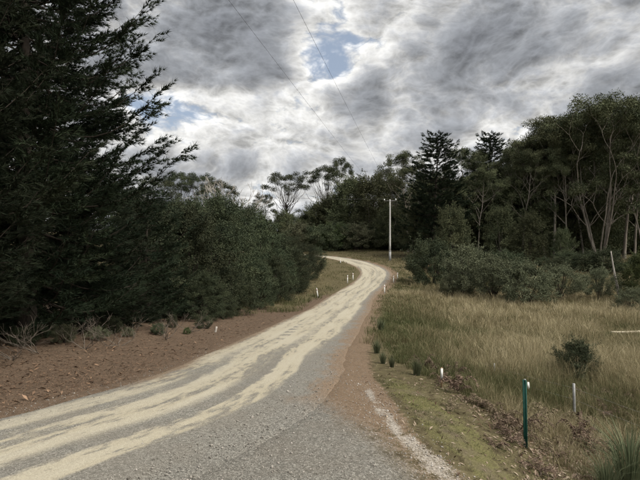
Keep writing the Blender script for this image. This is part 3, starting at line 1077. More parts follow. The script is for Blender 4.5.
ORD = 'first second third fourth fifth sixth seventh eighth ninth tenth eleventh twelfth thirteenth fourteenth fifteenth'.split()
FULL = ORD + 'sixteenth seventeenth eighteenth nineteenth twentieth twenty-first twenty-second twenty-third twenty-fourth'.split()

for i in range(46):
    px = 325 + 8.4 * i + random.uniform(-4, 4)
    Y = random.choice([112, 120, 128, 138, 150]) + random.uniform(-5, 5)
    top = np.interp(px, [320, 345, 400, 435, 480, 510, 545, 590, 610, 660, 720], [200, 186, 176, 160, 158, 156, 138, 120, 114, 116, 120]) + random.uniform(8, 34)
    inner = inner_label(px, Y)
    plant_px('forest_tree', random.choice(['dense_a', 'dense_b', 'gum_b', 'dense_a'] if Y > 135 else ['dense_a', 'dense_b']), px, Y, top,
             inner, 'tree', 'trees inside the forest', random.uniform(1.0, 1.3))
for i in range(24):
    px = 130 + 8.6 * i + random.uniform(-4, 4)
    Y = random.uniform(95, 125) if px < 290 else random.uniform(135, 150)
    top = np.interp(px, [130, 200, 260, 300, 330], [196, 200, 214, 205, 196]) + random.uniform(0, 16)
    plant_px('forest_tree', random.choice(['dense_a', 'dense_b']), px, Y, top,
             FULL[i] + ' from the left of the dark trees behind the roadside wattles', 'tree', 'trees behind the left row', 1.1)
for i in range(15):
    px = 428 + 16 * i + random.uniform(-6, 6)
    plant_px('undergrowth_bush', random.choice(['dark_a', 'dark_a', 'wattle_c']), px, random.uniform(72, 84), random.uniform(246, 262),
             ORD[i] + ' dark undergrowth bush from the road along the forest foot', 'bush', 'undergrowth along the forest foot', 1.5)

for i in range(14):
    px = 470 + 13 * i + random.uniform(-5, 5)
    plant_px('forest_tree', random.choice(['dense_a', 'dense_b']), px, random.uniform(97, 106), random.uniform(176, 214),
             ORD[i] + ' leafy understorey tree from the left behind the pale forest trunks', 'tree', 'understorey trees of the forest', random.uniform(.9, 1.2))
for i in range(13):
    px = 300 + 8.6 * i + random.uniform(-4, 4)
    plant_px('undergrowth_bush', random.choice(['dark_a', 'olive_a', 'grey_a', 'wattle_a']), px, random.uniform(111, 118), random.uniform(222, 236),
             ORD[i] + ' bush from the left along the top of the grassy bank', 'bush', 'bushes along the top of the bank', 1.5)
# --- bushes standing in the field, right
RB = [(434, 64, 237, 'dark_a', 1.0, 'dark rounded bush nearest the road on the right, below the spiky pine'),
      (466, 54, 244, 'grey_a', 1.0, 'grey-green bush with crooked bare limbs right of the dark rounded bush'),
      (494, 50, 254, 'grey_b', 1.1, 'low grey-green bush with dark bent stems'),
      (526, 47, 260, 'grey_a', 1.25, 'widest grey-green bush at the middle of the field edge'),
      (560, 50, 264, 'grey_b', 1.2, 'grey-green bush right of the widest one'),
      (600, 50, 266, 'grey_b', 1.0, 'open grey-green bush with dark forked stems left of the dead leaning trunk'),
      (643, 46, 251, 'olive_a', .8, 'bright olive-green bush at the right edge of the picture'),
      (632, 41, 287, 'grey_a', 1.3, 'low grey bush at the foot of the dead leaning trunk'),
      (452, 52, 274, 'grey_b', .9, 'small grey bush in the grass in front of the crooked limbs'),
      (422, 70, 270, 'olive_a', .8, 'small green bush right of the road posts'),
      (577, 16.5, 336, 'wisp', 1.0, 'small dark-green wispy shrub alone in the tall grass behind the fence')]
for (px, Y, top, k, wd, lab) in RB:
    plant_px('field_bush', k, px, Y, top, lab, 'bush', 'bushes in the field', wd)
LOW = [(187, 22.2, 327, 'olive_a', 1.2, 'low bright-green shrub at the left road edge below the wattles'),
       (98, 18.4, 326, 'grey_b', 1.2, 'low grey-green shrub at the edge of the pine needles'),
       (128, 19.8, 327, 'grey_a', 1.2, 'low dull shrub right of the grey-green one at the needle edge'),
       (158, 21.2, 322, 'dark_a', 1.2, 'low dark shrub between the dull one and the bright-green one'),
       (64, 17.6, 323, 'grey_a', 1.1, 'low shrub at the needle edge left of the grey-green one'),
       (24, 16.8, 326, 'dark_a', 1.2, 'low dark shrub at the needle edge nearest the left side'),
       (112, 20.2, 316, 'dark_a', 1.2, 'taller dark shrub behind the grey-green and dull low shrubs'),
       (45, 18.6, 314, 'dark_a', 1.1, 'taller dark shrub in the pine shade behind the needle edge'),
       (172, 23.4, 314, 'wattle_c', 1.2, 'dark shrub in the shade behind the bright-green one'),
       (204, 24.6, 316, 'dark_a', 1.2, 'low shrub just left of the whitish stub')]
for (px, Y, top, k, wd, lab) in LOW:
    plant_px('low_shrub', k, px, Y, top, lab, 'bush', 'low shrubs under the pines', wd)

# --- the bare pale tree
tr_, cr_ = MB(), MB()
rngd = np.random.default_rng(77)


def bare(mb, p, d, L, r, lev, rng):
    pts = [p]
    for i in range(5):
        d = unit(d + rng.normal(0, .14, 3) + UP * .04)
        pts.append(pts[-1] + d * L / 5)
    mb.tube(pts, np.linspace(r, r * .6, 6), 5, cap=False)
    if lev == 0:
        return
    for j in range(3 if rng.random() < .5 else 2):
        a = rng.uniform(0, 6.28)
        bare(mb, pts[-1], unit(d + np.array([math.cos(a), math.sin(a), .15]) * rng.uniform(.35, .8)), L * rng.uniform(.6, .85), r * .6, lev - 1, rng)
    if lev > 1:
        a = rng.uniform(0, 6.28)
        bare(mb, pts[3], unit(d + np.array([math.cos(a), math.sin(a), .1]) * .8), L * .55, r * .4, lev - 2, rng)


for (px, Y, top, lab, sd_) in [(246, 95, 181, 'bare pale dead tree with fine upswept branches on the left skyline', 3),
                               (216, 100, 176, 'thin bare dead twigs above the round topped gum on the left skyline', 8)]:
    x = (px - 320) / F * Y
    h = CZ + (HOR - top) / F * Y - g1(x, Y)
    tr_, cr_ = MB(), MB()
    rngd = np.random.default_rng(sd_)
    zt = np.linspace(-.3, 5.5, 6)
    tr_.tube(np.stack([np.sin(zt * .5) * .15, zt * 0, zt], -1), np.linspace(.26, .18, 6), 7, cap=False)
    for j in range(5):
        a = j * 1.26
        bare(cr_, np.array([np.sin(2.6) * .15, 0, 5.3 - .3 * j]), unit(np.array([math.cos(a) * .5, math.sin(a) * .5, 1])), 3.0, .1, 3, rngd)
    zmax = max(v_[:, 2].max() for v_ in cr_.V)
    e = bpy.data.objects.new('dead_tree', None)
    COL.objects.link(e)
    e.location = (x, Y, g1(x, Y))
    e.scale = (h / zmax,) * 3
    obj('trunk', tr_.mesh('dead_trunk', M['dead_wood'], True), e)
    obj('branches', cr_.mesh('dead_branches', M['dead_wood'], True), e)
    tag(e, lab, 'tree')

# --- dead leaning trunk and fallen pale log on the right
Yd = 48.0
x0, x1 = (621 - 320) / F * Yd, (612.5 - 320) / F * Yd
z1 = CZ + (HOR - 251) / F * Yd
zb = g1(x0, Yd)
mb = MB()
tt = np.linspace(0, 1, 10)
pts = np.stack([(x1 - x0) * tt + np.sin(tt * 7) * .03, tt * .3, -.4 + (z1 - zb + .4) * tt], -1)
mb.tube(pts, np.linspace(.16, .045, 10), 8)
mb.tube([pts[4], pts[4] + np.array([.12, 0, .22])], [.03, .012], 5)
o = obj('dead_tree', mb.mesh('leaning_dead_tree', M['dead_wood'], True), loc=(x0, Yd, zb))
tag(o, 'bare whitish dead tree trunk leaning left above the bushes on the right', 'dead tree')
Yl = 29.0
mb = MB()
xa, xb = (611 - 320) / F * Yl, (660 - 320) / F * Yl
zl = CZ + (HOR - 332) / F * Yl
zg = g1((xa + xb) / 2, Yl)
tt = np.linspace(0, 1, 9)
mb.tube(np.stack([(xb - xa) * (tt - .5), np.sin(tt * 3) * .1, np.full(9, zl - zg) - .03 * np.sin(tt * 5)], -1), np.linspace(.055, .10, 9), 8)
for sx in (-.9, .9):
    mb.tube([(sx, .03, zl - zg - .02), (sx * 1.1, .12, -.15)], [.05, .035], 6)
o = obj('fallen_log', mb.mesh('fallen_log', M['dry_log'], True), loc=((xa + xb) / 2, Yl, zg))
tag(o, 'pale bleached log held above the dry grass at the right edge', 'log')

# ------------------------------------------------------------------ posts, pole, wires, fence


def frustum(mb, x, y, z0, z1, w0, d0, w1, d1, tint=.5):
    V = []
    for z, w_, d_ in ((z0, w0, d0), (z1, w1, d1)):
        V += [(x - w_ / 2, y - d_ / 2, z), (x + w_ / 2, y - d_ / 2, z), (x + w_ / 2, y + d_ / 2, z), (x - w_ / 2, y + d_ / 2, z)]
    mb.add(V, [(3, 2, 1, 0), (4, 5, 6, 7), (0, 1, 5, 4), (1, 2, 6, 5), (2, 3, 7, 6), (3, 0, 4, 7)], None, tint)


mb = MB()
frustum(mb, 0, 0, -.25, .93, .115, .05, .11, .045)
frustum(mb, 0, 0, .93, 1.0, .11, .045, .05, .03)
POST = mb.mesh('guide_post', M['white'])
mb = MB()
mb.box(-.035, .035, -.032, -.024, .74, .86)
REFL = mb.mesh('reflector', M['red'])


def guide_post(px, base, Y, lab, lean=0.0, h=1.0):
    x = (px - 320) / F * Y
    e = bpy.data.objects.new('guide_post', POST)
    COL.objects.link(e)
    e.location = (x, Y, g1(x, Y))
    e.rotation_euler = (random.uniform(-.04, .04), lean, random.uniform(-.3, .3))
    e.scale = (1, 1, h)
    obj('reflector', REFL, e)
    tag(e, lab, 'road post', 'white road guide posts')


guide_post(318, 300, 50, 'white road post on the left leaning noticeably to the left', -.16)
guide_post(347.5, 284, 65, 'white road post on the inside of the bend, left and taller of a close pair', .02, 1.05)
guide_post(353, 281, 68, 'white road post on the inside of the bend, right one of a close pair', .0, 1.0)
guide_post(340.5, 264, 85, 'small far white road post on the inside of the bend, near the round dark bush', .0, .8)
guide_post(384.5, 297, 54, 'white road post on the right verge, nearest of the three before the bend', .0, .95)
guide_post(393.5, 284, 64.5, 'white road post at the right edge of the bend, middle of three', .0, .95)
guide_post(397.5, 280, 68, 'white road post at the right of the bend, farthest right of three', .0, .95)

# white stub at the left verge
x, y = (214.5 - 320) / F * 23.5, 23.5
mb = MB()
tt = np.linspace(0, 1, 6)
mb.tube(np.stack([.10 * tt, 0 * tt, -.2 + .46 * tt], -1), np.linspace(.06, .045, 6), 7)
o = obj('cut_stump', mb.mesh('cut_stump', M['dead_wood'], True), loc=(x, y, g1(x, y)))
tag(o, 'small whitish cut stub standing at the left verge under the wattles', 'stump')

# white-topped survey stake on the right verge
x, y = (441.5 - 320) / F * 12.5, 12.5
zt = CZ + (HOR - 367.5) / F * y
e = bpy.data.objects.new('marker_stake', None)
COL.objects.link(e)
zg = g1(x, y)
e.location = (x, y, zg)
hh = zt - zg
mb = MB()
frustum(mb, 0, 0, -.2, hh, .042, .03, .038, .028)
obj('stake', mb.mesh('stake', M['stake']), e)
mb = MB()
frustum(mb, 0, -.022, hh * .42, hh * .96, .058, .014, .058, .014)
obj('marker_plate', mb.mesh('marker_plate', M['white']), e)
tag(e, 'thin brown wooden stake with a white plate on top at the right verge', 'marker post')

# green star picket
x, y = (526 - 320) / F * 9.3, 9.3
zg = g1(x, y)
zt = CZ + (HOR - 379.5) / F * y
hh = zt - zg
e = bpy.data.objects.new('star_picket', None)
COL.objects.link(e)
e.location = (x, y, zg)
e.rotation_euler = (0, -.022, .35)
mb = MB()
for k_ in range(3):
    a = k_ * 2.0944 + .5
    c_, s_ = math.cos(a), math.sin(a)
    L_, th = .042, .006
    V = []
    for z in (-.3, hh):
        for (r_, w_) in ((0.002, th), (L_, th * .7), (L_, -th * .7), (.002, -th)):
            V.append((c_ * r_ - s_ * w_, s_ * r_ + c_ * w_, z))
    mb.add(V, [(0, 1, 5, 4), (1, 2, 6, 5), (2, 3, 7, 6), (3, 0, 4, 7), (4, 5, 6, 7), (3, 2, 1, 0)])
obj('picket', mb.mesh('picket', M['green']), e)
mb = MB()
frustum(mb, 0, 0, hh - .01, hh + .012, .034, .034, .026, .026)
obj('cap', mb.mesh('cap', M['galv']), e)
mb = MB()
mb.add([(.03, -.03, hh - .04), (.075, -.035, hh - .05), (.085, -.03, hh - .15), (.06, -.025, hh - .19), (.032, -.03, hh - .13),
        (.03, -.024, hh - .04), (.075, -.029, hh - .05), (.085, -.024, hh - .15), (.06, -.019, hh - .19), (.032, -.024, hh - .13)],
       [(0, 1, 6, 5), (1, 2, 7, 6), (2, 3, 8, 7), (3, 4, 9, 8), (4, 0, 5, 9)], [(0, 4, 1), (4, 3, 1), (3, 2, 1), (5, 6, 9), (9, 6, 8), (8, 6, 7)])
obj('tag', mb.mesh('tag', M['white']), e)
mb = MB()
mb.tube([(-.02, -.02, hh - .03), (.02, -.03, hh - .045), (.04, -.028, hh - .06)], .003, 4)
obj('tie', mb.mesh('tie', M['wire']), e)
tag(e, 'dark green steel star picket with a white tag tied near its top', 'fence post')

# the wire fence across the field
fence = [((494.5, 16.3, 363.5), 'thin grey fence post far left of the wire fence, half lost in grass'),
         ((574, 12.2, 383.5), 'pale grey fence post in the wire fence right of the green picket')]
tops = []
for (px, Y, top), lab in fence:
    x = (px - 320) / F * Y
    zg = g1(x, Y)
    zt = CZ + (HOR - top) / F * Y
    mb = MB()
    tt = np.linspace(0, 1, 4)
    mb.tube(np.stack([.01 * np.sin(tt * 4), 0 * tt, -.3 + (zt - zg + .3) * tt], -1), .032 if Y < 14 else .024, 8)
    o = obj('fence_post', mb.mesh('fence_post', M['galv'], True), loc=(x, Y, zg))
    tag(o, lab, 'fence post')
    tops.append((x, Y, zt))
tops.append((6.6, 7.6, tops[-1][2] + .32))
zg = g1(6.6, 7.6)
mb = MB()
mb.tube([(0, 0, -.3), (0, 0, tops[-1][2] - zg)], .032, 8)
tag(obj('fence_post', mb.mesh('fence_post', M['galv'], True), loc=(6.6, 7.6, zg)), 'fence post just outside the right edge, end of the wire fence', 'fence post')
tops.insert(0, (5.3, 22, tops[0][2] - .45))
zg = g1(5.3, 22)
mb = MB()
mb.tube([(0, 0, -.3), (0, 0, tops[0][2] - zg)], .024, 8)
tag(obj('fence_post', mb.mesh('fence_post', M['galv'], True), loc=(5.3, 22, zg)), 'farthest fence post hidden in the tall grass behind the white-plated stake', 'fence post')
for k_, (dz, lab) in enumerate([(.10, 'top strand of the wire fence behind the green picket'), (.38, 'lower strand of the wire fence behind the green picket')]):
    mb = MB()
    pts = []
    for a, b_ in zip(tops[:-1], tops[1:]):
        for t_ in np.linspace(0, 1, 10, endpoint=False):
            pts.append(np.array(a) * (1 - t_) + np.array(b_) * t_ - UP * (dz + .10 * t_ * (1 - t_)) + np.array([-.034, 0, 0]))
    mb.tube(pts, .0021, 4)
    tag(obj('fence_wire', mb.mesh('fence_wire', M['galv'])), lab, 'wire', 'fence wires')

# power pole and lines
PX, PYY = (390 - 320) / F * 91, 91.0
pz = g1(PX, PYY)
ptop = CZ + (HOR - 199.5) / F * PYY
e = bpy.data.objects.new('power_pole', None)
COL.objects.link(e)
e.location = (PX, PYY, pz)
hp = ptop - pz
AZ = math.atan2(PX + 7.8, PYY + 14)               # line direction
mb = MB()
tt = np.linspace(0, 1, 8)
mb.tube(np.stack([0 * tt, 0 * tt, 1.6 + (hp - 1.6) * tt], -1), np.linspace(.165, .115, 8), 12)
obj('shaft', mb.mesh('shaft', M['pole'], True), e)
mb = MB()
mb.tube([(0, -.02, -.5), (0, -.02, 1.75)], [.23, .22], 12)
mb.tube([(0, -.02, 1.70), (0, -.02, 1.85)], [.24, .24], 12)
obj('base_sleeve', mb.mesh('base_sleeve', M['galv'], True), e)
ca, sa = math.cos(-AZ * 1.0), math.sin(-AZ * 1.0)
arm = MB()
ax = np.array([math.cos(-AZ), math.sin(-AZ), 0])
arm.tube([-ax * 1.15 + UP * (hp - .25) + np.array([0, -.16, 0]), ax * 1.15 + UP * (hp - .25) + np.array([0, -.16, 0])], .04, 6)
obj('crossarm', arm.mesh('crossarm', M['galv'], True), e)
ins = []
for s_ in (-1.05, 1.05):
    p = ax * s_ + UP * (hp - .25) + np.array([0, -.16, 0])
    mb = MB()
    mb.tube([p + UP * .03, p + UP * .10, p + UP * .16, p + UP * .26, p + UP * .32, p + UP * .36], [.04, .05, .13, .13, .09, .05], 10)
    obj('insulator', mb.mesh('insulator', M['porcelain'], True), e)
    ins.append(p + UP * .36 + np.array([PX, PYY, pz]))
tag(e, 'pale slim power pole with a short crossarm right of the road bend', 'power pole')


def wire_line(a, b_, sag, lab, r=.0055):
    mb = MB()
    t_ = np.linspace(0, 1, 60)[:, None]
    pts = np.array(a) * (1 - t_) + np.array(b_) * t_ - UP * sag * 4 * t_ * (1 - t_)
    mb.tube(pts, r, 5)
    tag(obj('power_line', mb.mesh('power_line', M['wire'])), lab, 'power line', 'power lines')


ne = []
nearp = [np.array([-8.9, -14.0, 0]), np.array([-6.9, -14.4, 0])]
npz = g1(-7.9, -14.2)
e2 = bpy.data.objects.new('power_pole', None)
COL.objects.link(e2)
e2.location = (-7.9, -14.2, npz)
HN = 11.2
mb = MB()
mb.tube([(0, 0, -.5), (0, 0, HN - npz)], [.2, .14], 12)
obj('shaft', mb.mesh('shaft', M['pole'], True), e2)
mb = MB()
mb.tube([(-1.15, .2, HN - npz - .3), (1.15, -.2, HN - npz - .3)], .055, 6)
obj('crossarm', mb.mesh('crossarm', M['galv'], True), e2)
tag(e2, 'power pole behind the viewer that carries the near end of the lines', 'power pole')
wire_line(ins[0], (-8.9, -14.0, HN - .22), .5, 'left one of the two power lines crossing the sky')
wire_line(ins[1], (-6.9, -14.4, HN - .22), .5, 'right one of the two power lines crossing the sky')
far_l = np.array([-42, 118, 19.5])
wire_line(ins[0], far_l, .9, 'power line running left from the pole in front of the forest', .02)
zf = g1(-42, 118)
e3 = bpy.data.objects.new('power_pole', None)
COL.objects.link(e3)
e3.location = (-42, 118, zf)
mb = MB()
mb.tube([(0, 0, -.5), (0, 0, 19.5 - zf + .1)], [.2, .14], 10)
obj('shaft', mb.mesh('shaft', M['pole'], True), e3)
tag(e3, 'far power pole hidden behind the left roadside wattles', 'power pole')

# ------------------------------------------------------------------ clumps standing singly


def clump_mesh(seed, n, H, spread, wid):
    rng = np.random.default_rng(seed)
    mb = MB()
    th = rng.uniform(0, 6.28, n)
    r_ = rng.uniform(0, 1, n) ** .7
    B = np.stack([np.cos(th) * r_ * .12 * H, np.sin(th) * r_ * .12 * H, np.full(n, -.03)], -1)
    lean = np.stack([np.cos(th), np.sin(th), 0 * th], -1) * (r_ * spread * rng.uniform(.4, 1.3, n))[:, None]
    mb.blades(B, lean, H * rng.uniform(.55, 1.1, n), wid, rng, np.clip(rng.normal(.45, .22, n), 0, 1))
    return mb


SEDGE = clump_mesh(1, 160, 1.0, .35, .022).mesh('sedge_clump', M['sedge'])
REED = clump_mesh(2, 240, 1.0, .85, .013).mesh('reed_clump', M['sedge'])
for (px, Y, h, lab) in [(377, 17.5, .55, 'dark sedge tuft at the right road edge, upper of the roadside tufts'),
                        (383, 15.2, .42, 'small dark sedge tuft on the brown gravel verge, middle one'),
                        (392, 14.6, .36, 'smallest sedge tuft beside the mossy strip'),
                        (417, 13.6, .52, 'dark green sedge tuft left of the white-plated stake'),
                        (381, 24, .75, 'sedge tuft on the road edge where the tall grass starts')]:
    x = (px - 320) / F * Y
    o = obj('sedge_tuft', SEDGE, loc=(x, Y, g1(x, Y)))
    o.scale = (h * 1.2, h * 1.2, h)
    o.rotation_euler = (0, 0, random.uniform(0, 6))
    tag(o, lab, 'sedge', 'sedge tufts on the right verge')
for (px, Y, h, lab) in [(630, 8.3, 1.25, 'clump of long arching green blades in the lower right corner'),
                        (607, 8.0, .75, 'small clump of arching blades left of the big one in the corner')]:
    x = (px - 320) / F * Y
    o = obj('reed_clump', REED, loc=(x, Y, g1(x, Y)))
    o.scale = (h, h, h)
    tag(o, lab, 'reed', 'arching blade clumps')

# dead bracken fronds near the picket


def bracken_mesh(seed, nf=9):
    rng = np.random.default_rng(seed)
    mb = MB()
    for f in range(nf):
        a = rng.uniform(0, 6.28)
        L = rng.uniform(.25, .5)
        h = np.array([math.cos(a), math.sin(a), 0])
        t_ = np.linspace(0, 1, 7)
        pts = h * (t_ * L)[:, None] + UP * (.38 * L * np.sin(t_ * 2.6) * rng.uniform(.7, 1.4))[:, None]
        mb.tube(pts, np.linspace(.006, .002, 7), 3, .3, cap=False)
        k_ = 26
        tt_ = np.repeat(np.linspace(.2, 1, k_), 2)
        C = np.stack([np.interp(tt_, t_, pts[:, i]) for i in range(3)], -1)
        sdv = np.array([-h[1], h[0], 0]) * np.tile([1, -1], k_)[:, None]
        mb.leaves(C, sdv + h * .5 + rng.normal(0, .35, (2 * k_, 3)) - UP * .3, (.085 * (1.15 - tt_) + .015), .015, rng, np.clip(rng.normal(.45, .25, 2 * k_), 0, 1))
    return mb.mesh('dead_bracken', M['bracken'])


BR = [bracken_mesh(s_) for s_ in (1, 2, 3)]
brk = [(512, 440, 1.0, 'dead brown bracken at the left foot of the green picket'), (497, 447, .7, 'small dead bracken left of the green picket foot'),
       (545, 445, .9, 'dead bracken just right of the green picket foot'), (575, 425, 1.1, 'rusty dead bracken between green picket and grey fence post'),
       (560, 458, .9, 'dead bracken in the leaf litter below the green picket'), (592, 448, 1.0, 'dead bracken left of the arching green blades'),
       (605, 415, 1.3, 'rusty bracken below the fence wire near the right edge'), (590, 400, 1.3, 'rusty bracken just right of the grey fence post'),
       (470, 402, .9, 'dead bracken right of the white-plated stake'), (452, 410, .8, 'dead bracken below the white-plated stake'),
       (620, 400, 1.3, 'rusty bracken at the wire close to the right edge'), (490, 410, .9, 'dead bracken midway between stake and green picket'),
       (540, 472, .9, 'dead bracken at the bottom edge below the picket'), (500, 428, .9, 'dead bracken on the rise left of the green picket')]
for i, (px, row, s_, lab) in enumerate(brk):
    Y = 10.0
    for _ in range(25):
        Y = .5 * Y + .5 * (CZ - g1((px - 320) / F * Y, Y)) * F / (row - HOR)
    x = (px - 320) / F * Y
    o = obj('dead_bracken', BR[i % 3], loc=(x, Y, g1(x, Y)))
    o.scale = (s_,) * 3
    o.rotation_euler = (0, 0, random.uniform(0, 6))
    tag(o, lab, 'bracken', 'dead bracken near the picket')

for i in range(15):
    Y = random.uniform(7.4, 15.5)
    x = np.interp(Y, [6, 9, 12, 15], [4.4, 4.3, 3.3, 2.6]) + abs(random.gauss(.2, 1.1))
    o = obj('dead_bracken', BR[i % 3], loc=(x, Y, g1(x, Y) + .05 * (i % 2)))
    k_ = random.uniform(.7, 1.4)
    o.scale = (k_, k_, k_ * random.uniform(1.0, 1.7))
    o.rotation_euler = (0, 0, random.uniform(0, 6))
    tag(o, 'dead brown bracken tangled into the grass along the wire fence', 'bracken', 'bracken tangled along the fence')

# fallen branches under the pines
bl = [(40, 15.5, 'tangled dead branch at the shaded foot of the nearest pine'), (85, 16.8, 'dead branch lying where the needles meet the shade'),
      (120, 18.0, 'grey dead branch under the huge pine'), (165, 20.5, 'dry twiggy branch below the first wattle'),
      (12, 14.2, 'dead branch at the left edge under the nearest pine'), (66, 18.5, 'dead branch deep in the shade behind the needles'),
      (190, 23, 'pale dry branch at the left verge near the white stub')]
for i, (px, Y, lab) in enumerate(bl):
    rngb = np.random.default_rng(200 + i)
    mb = MB()
    for q in range(4):
        a = rngb.uniform(0, 6.28)
        bare(mb, np.array([0, 0, -.03]), unit(np.array([math.cos(a), math.sin(a), rngb.uniform(.15, .7)])), .55, .016, 3, rngb)
    x = (px - 320) / F * Y
    o = obj('dead_branch', mb.mesh('dead_branch', M['twig'], True), loc=(x, Y, g1(x, Y)))
    tag(o, lab, 'branch', 'dead branches under the pines')

# ------------------------------------------------------------------ ground cover (stuff)


def visible(x, y, pad=60):
    px = 320 + x / y * F
    return (px > -pad) & (px < 640 + pad)


def scatter(n, ylo, yhi, xlo, xhi, power=1.0):
    """more points close to the eye"""
    u_ = RNG.uniform(0, 1, n)
    y = ylo * (yhi / ylo) ** (u_ ** power)
    t_ = RNG.uniform(-.72, .72, n)
    x = t_ * y
    k = (x > xlo) & (x < xhi)
    return x[k], y[k]


def tufts(x, y, n_bl, h, wid, tint, rad, leanamt, rng):
    n = len(x)
    z = ground(x, y, False)
    B = np.repeat(np.stack([x, y, z - .03], -1), n_bl, 0)
    m_ = len(B)
    th = rng.uniform(0, 6.28, m_)
    r_ = np.sqrt(rng.uniform(0, 1, m_))
    R_ = np.repeat(rad, n_bl)
    B[:, 0] += np.cos(th) * r_ * R_
    B[:, 1] += np.sin(th) * r_ * R_
    lean = np.stack([np.cos(th), np.sin(th), 0 * th], -1) * (r_ * leanamt * rng.uniform(.3, 1.3, m_))[:, None]
    wind = rng.normal(0, .18, (n, 2))
    lean[:, :2] += np.repeat(wind, n_bl, 0)
    hh_ = np.repeat(h, n_bl) * rng.uniform(.5, 1.15, m_)
    tt_ = np.clip(np.repeat(tint, n_bl) + rng.normal(0, .11, m_), 0, 1)
    return B, lean, hh_, np.repeat(wid, n_bl), tt_


rg = np.random.default_rng(5)
# tall field grass on the right
x, y = scatter(41000, 7.5, 92, -5, 60, .92)
d, ix = road_uv(x, y)
edge_x = np.interp(y, [0, 6, 9, 12, 15, 18, 24], [5.0, 4.6, 4.3, 3.4, 2.5, 2.3, 2.9])
ok = (d > 3.3 + .5 * vnoise(x, y, .5, 6)) & ((y > 24) | (x > edge_x + .5 * (vnoise(x, y, 1.2, 7) - .5))) & (x > -8)
dead_zone = sm(y, 12.5, 8.5) * (1 - sm(x - edge_x, 2.5, 5.0))
ok &= rg.uniform(0, 1, len(x)) > dead_zone * .75
x, y = x[ok], y[ok]
edge_x = np.interp(y, [0, 6, 9, 12, 15, 18, 24], [5.0, 4.6, 4.3, 3.4, 2.5, 2.3, 2.9])
patch_n = vnoise(x, y, .28, 11)
patch2 = vnoise(x, y, .09, 12)
patch3 = vnoise(x, y, .9, 13)
px_ = 320 + x / y * F
greenish = np.exp(-((px_ - 405) / 38) ** 2) * sm(y, 12, 17) * (1 - sm(y, 45, 60))
straw = np.exp(-((px_ - 545) / 80) ** 2) * sm(y, 17, 24) * .22
ti = .48 + (patch_n - .5) * .65 + (patch2 - .5) * .75 + (patch3 - .5) * .35 - .12 * greenish + straw + rg.normal(0, .17, len(x))
ti = np.clip(ti, .05, .95)
h = (.26 + .44 * patch_n * sm(y, 10, 16) + .22 * patch3) * np.interp(y, [7, 12, 16, 60, 90], [.75, .85, 1.0, .95, .8])
d_, _i = road_uv(x, y)
h = h * np.exp(rg.normal(0, .32, len(x))) * (.5 + .5 * sm(d_, 3.0, 8.0))
wid = np.clip(.0006 * y, .006, .04)
rad = np.clip(.005 * y, .05, .3) + .04
mb = MB()
B, lean, hh_, ww_, tt_ = tufts(x, y, 15, h, wid, ti, rad, .85, rg)
mb.blades(B, lean, hh_, ww_, rg, tt_)
o = obj('field_grass', mb.mesh('field_grass', M['grass']))
tag(o, 'tall dry olive and straw grass filling the field on the right', 'grass', kind='stuff')

# short roadside grass: left verge, bank behind the bend, moss strip
x, y = scatter(22000, 7.0, 150, -40, 30, .75)
d, ix = road_uv(x, y)
left = (d < -2.75 - .5 * vnoise(x, y, .6, 21)) & (d > -9) & (y > 30 + 6 * vnoise(x, y, .3, 26))
bank = (y > 88) & (np.abs(d) > 3.0) & (d > 0)
right = (d > 2.8) & (d < 4.2) & (y > 20)
ok = left | bank | right
x, y, d = x[ok], y[ok], d[ok]
ti = np.clip(.38 + (vnoise(x, y, .2, 22) - .5) * .6 + (vnoise(x, y, .8, 23) - .5) * .3, 0, 1)
mb = MB()
B, lean, hh_, ww_, tt_ = tufts(x, y, 10, .16 + .3 * vnoise(x, y, .4, 24), np.clip(.0007 * y, .007, .07), ti, np.clip(.009 * y, .1, .8), .7, rg)
mb.blades(B, lean, hh_, ww_, rg, tt_)
n_m = 5000
x = rg.uniform(1.2, 4.6, n_m)
y = rg.uniform(6.0, 14, n_m)
px0 = np.interp(y, [0, 5.5, 6.6, 7.3, 8.4, 9.5, 11.3, 13], [4.2, 2.7, 2.2, 1.8, 1.38, 1.2, 1.1, 1.0])
gxe = np.interp(y, [0, 6, 9, 12, 15], [4.6, 4.2, 4.0, 3.2, 2.4])
ok = (x > px0 + .45) & (x < gxe) & (vnoise(x, y, 1.5, 31) > .35)
x, y = x[ok], y[ok]
B, lean, hh_, ww_, tt_ = tufts(x, y, 9, np.full(len(x), .045) + .05 * vnoise(x, y, 2, 32), np.full(len(x), .005), np.clip(.25 + (vnoise(x, y, 1, 33) - .5) * .5, 0, 1),
                               np.full(len(x), .06), .8, rg)
mb.blades(B, lean, hh_, ww_, rg, tt_)
o = obj('verge_grass', mb.mesh('verge_grass', M['grass']))
tag(o, 'short thin grass along the road verges and the bank behind the bend', 'grass', kind='stuff')


def flakes(name, x, y, L, W, tint, mat, lift, label, cat, flat=.25):
    n = len(x)
    z = ground(x, y, False)
    C = np.stack([x, y, z + lift], -1)
    th = rg.uniform(0, 6.28, n)
    dv = np.stack([np.cos(th), np.sin(th), rg.normal(0, flat, n)], -1)
    sdv = np.stack([-np.sin(th), np.cos(th), rg.normal(0, flat, n)], -1)
    L, W = L[:, None], W[:, None]
    V = np.stack([C, C + dv * L * .5 + sdv * W * .5 + UP * L * .08, C + dv * L, C + dv * L * .5 - sdv * W * .5 + UP * L * .08], 1).reshape(-1, 3)
    q = np.arange(n)[:, None] * 4 + np.arange(4)[None]
    me = build_mesh(name, V, [q], M[mat], np.repeat(tint, 4))
    tag(obj(name, me), label, cat, kind='stuff')


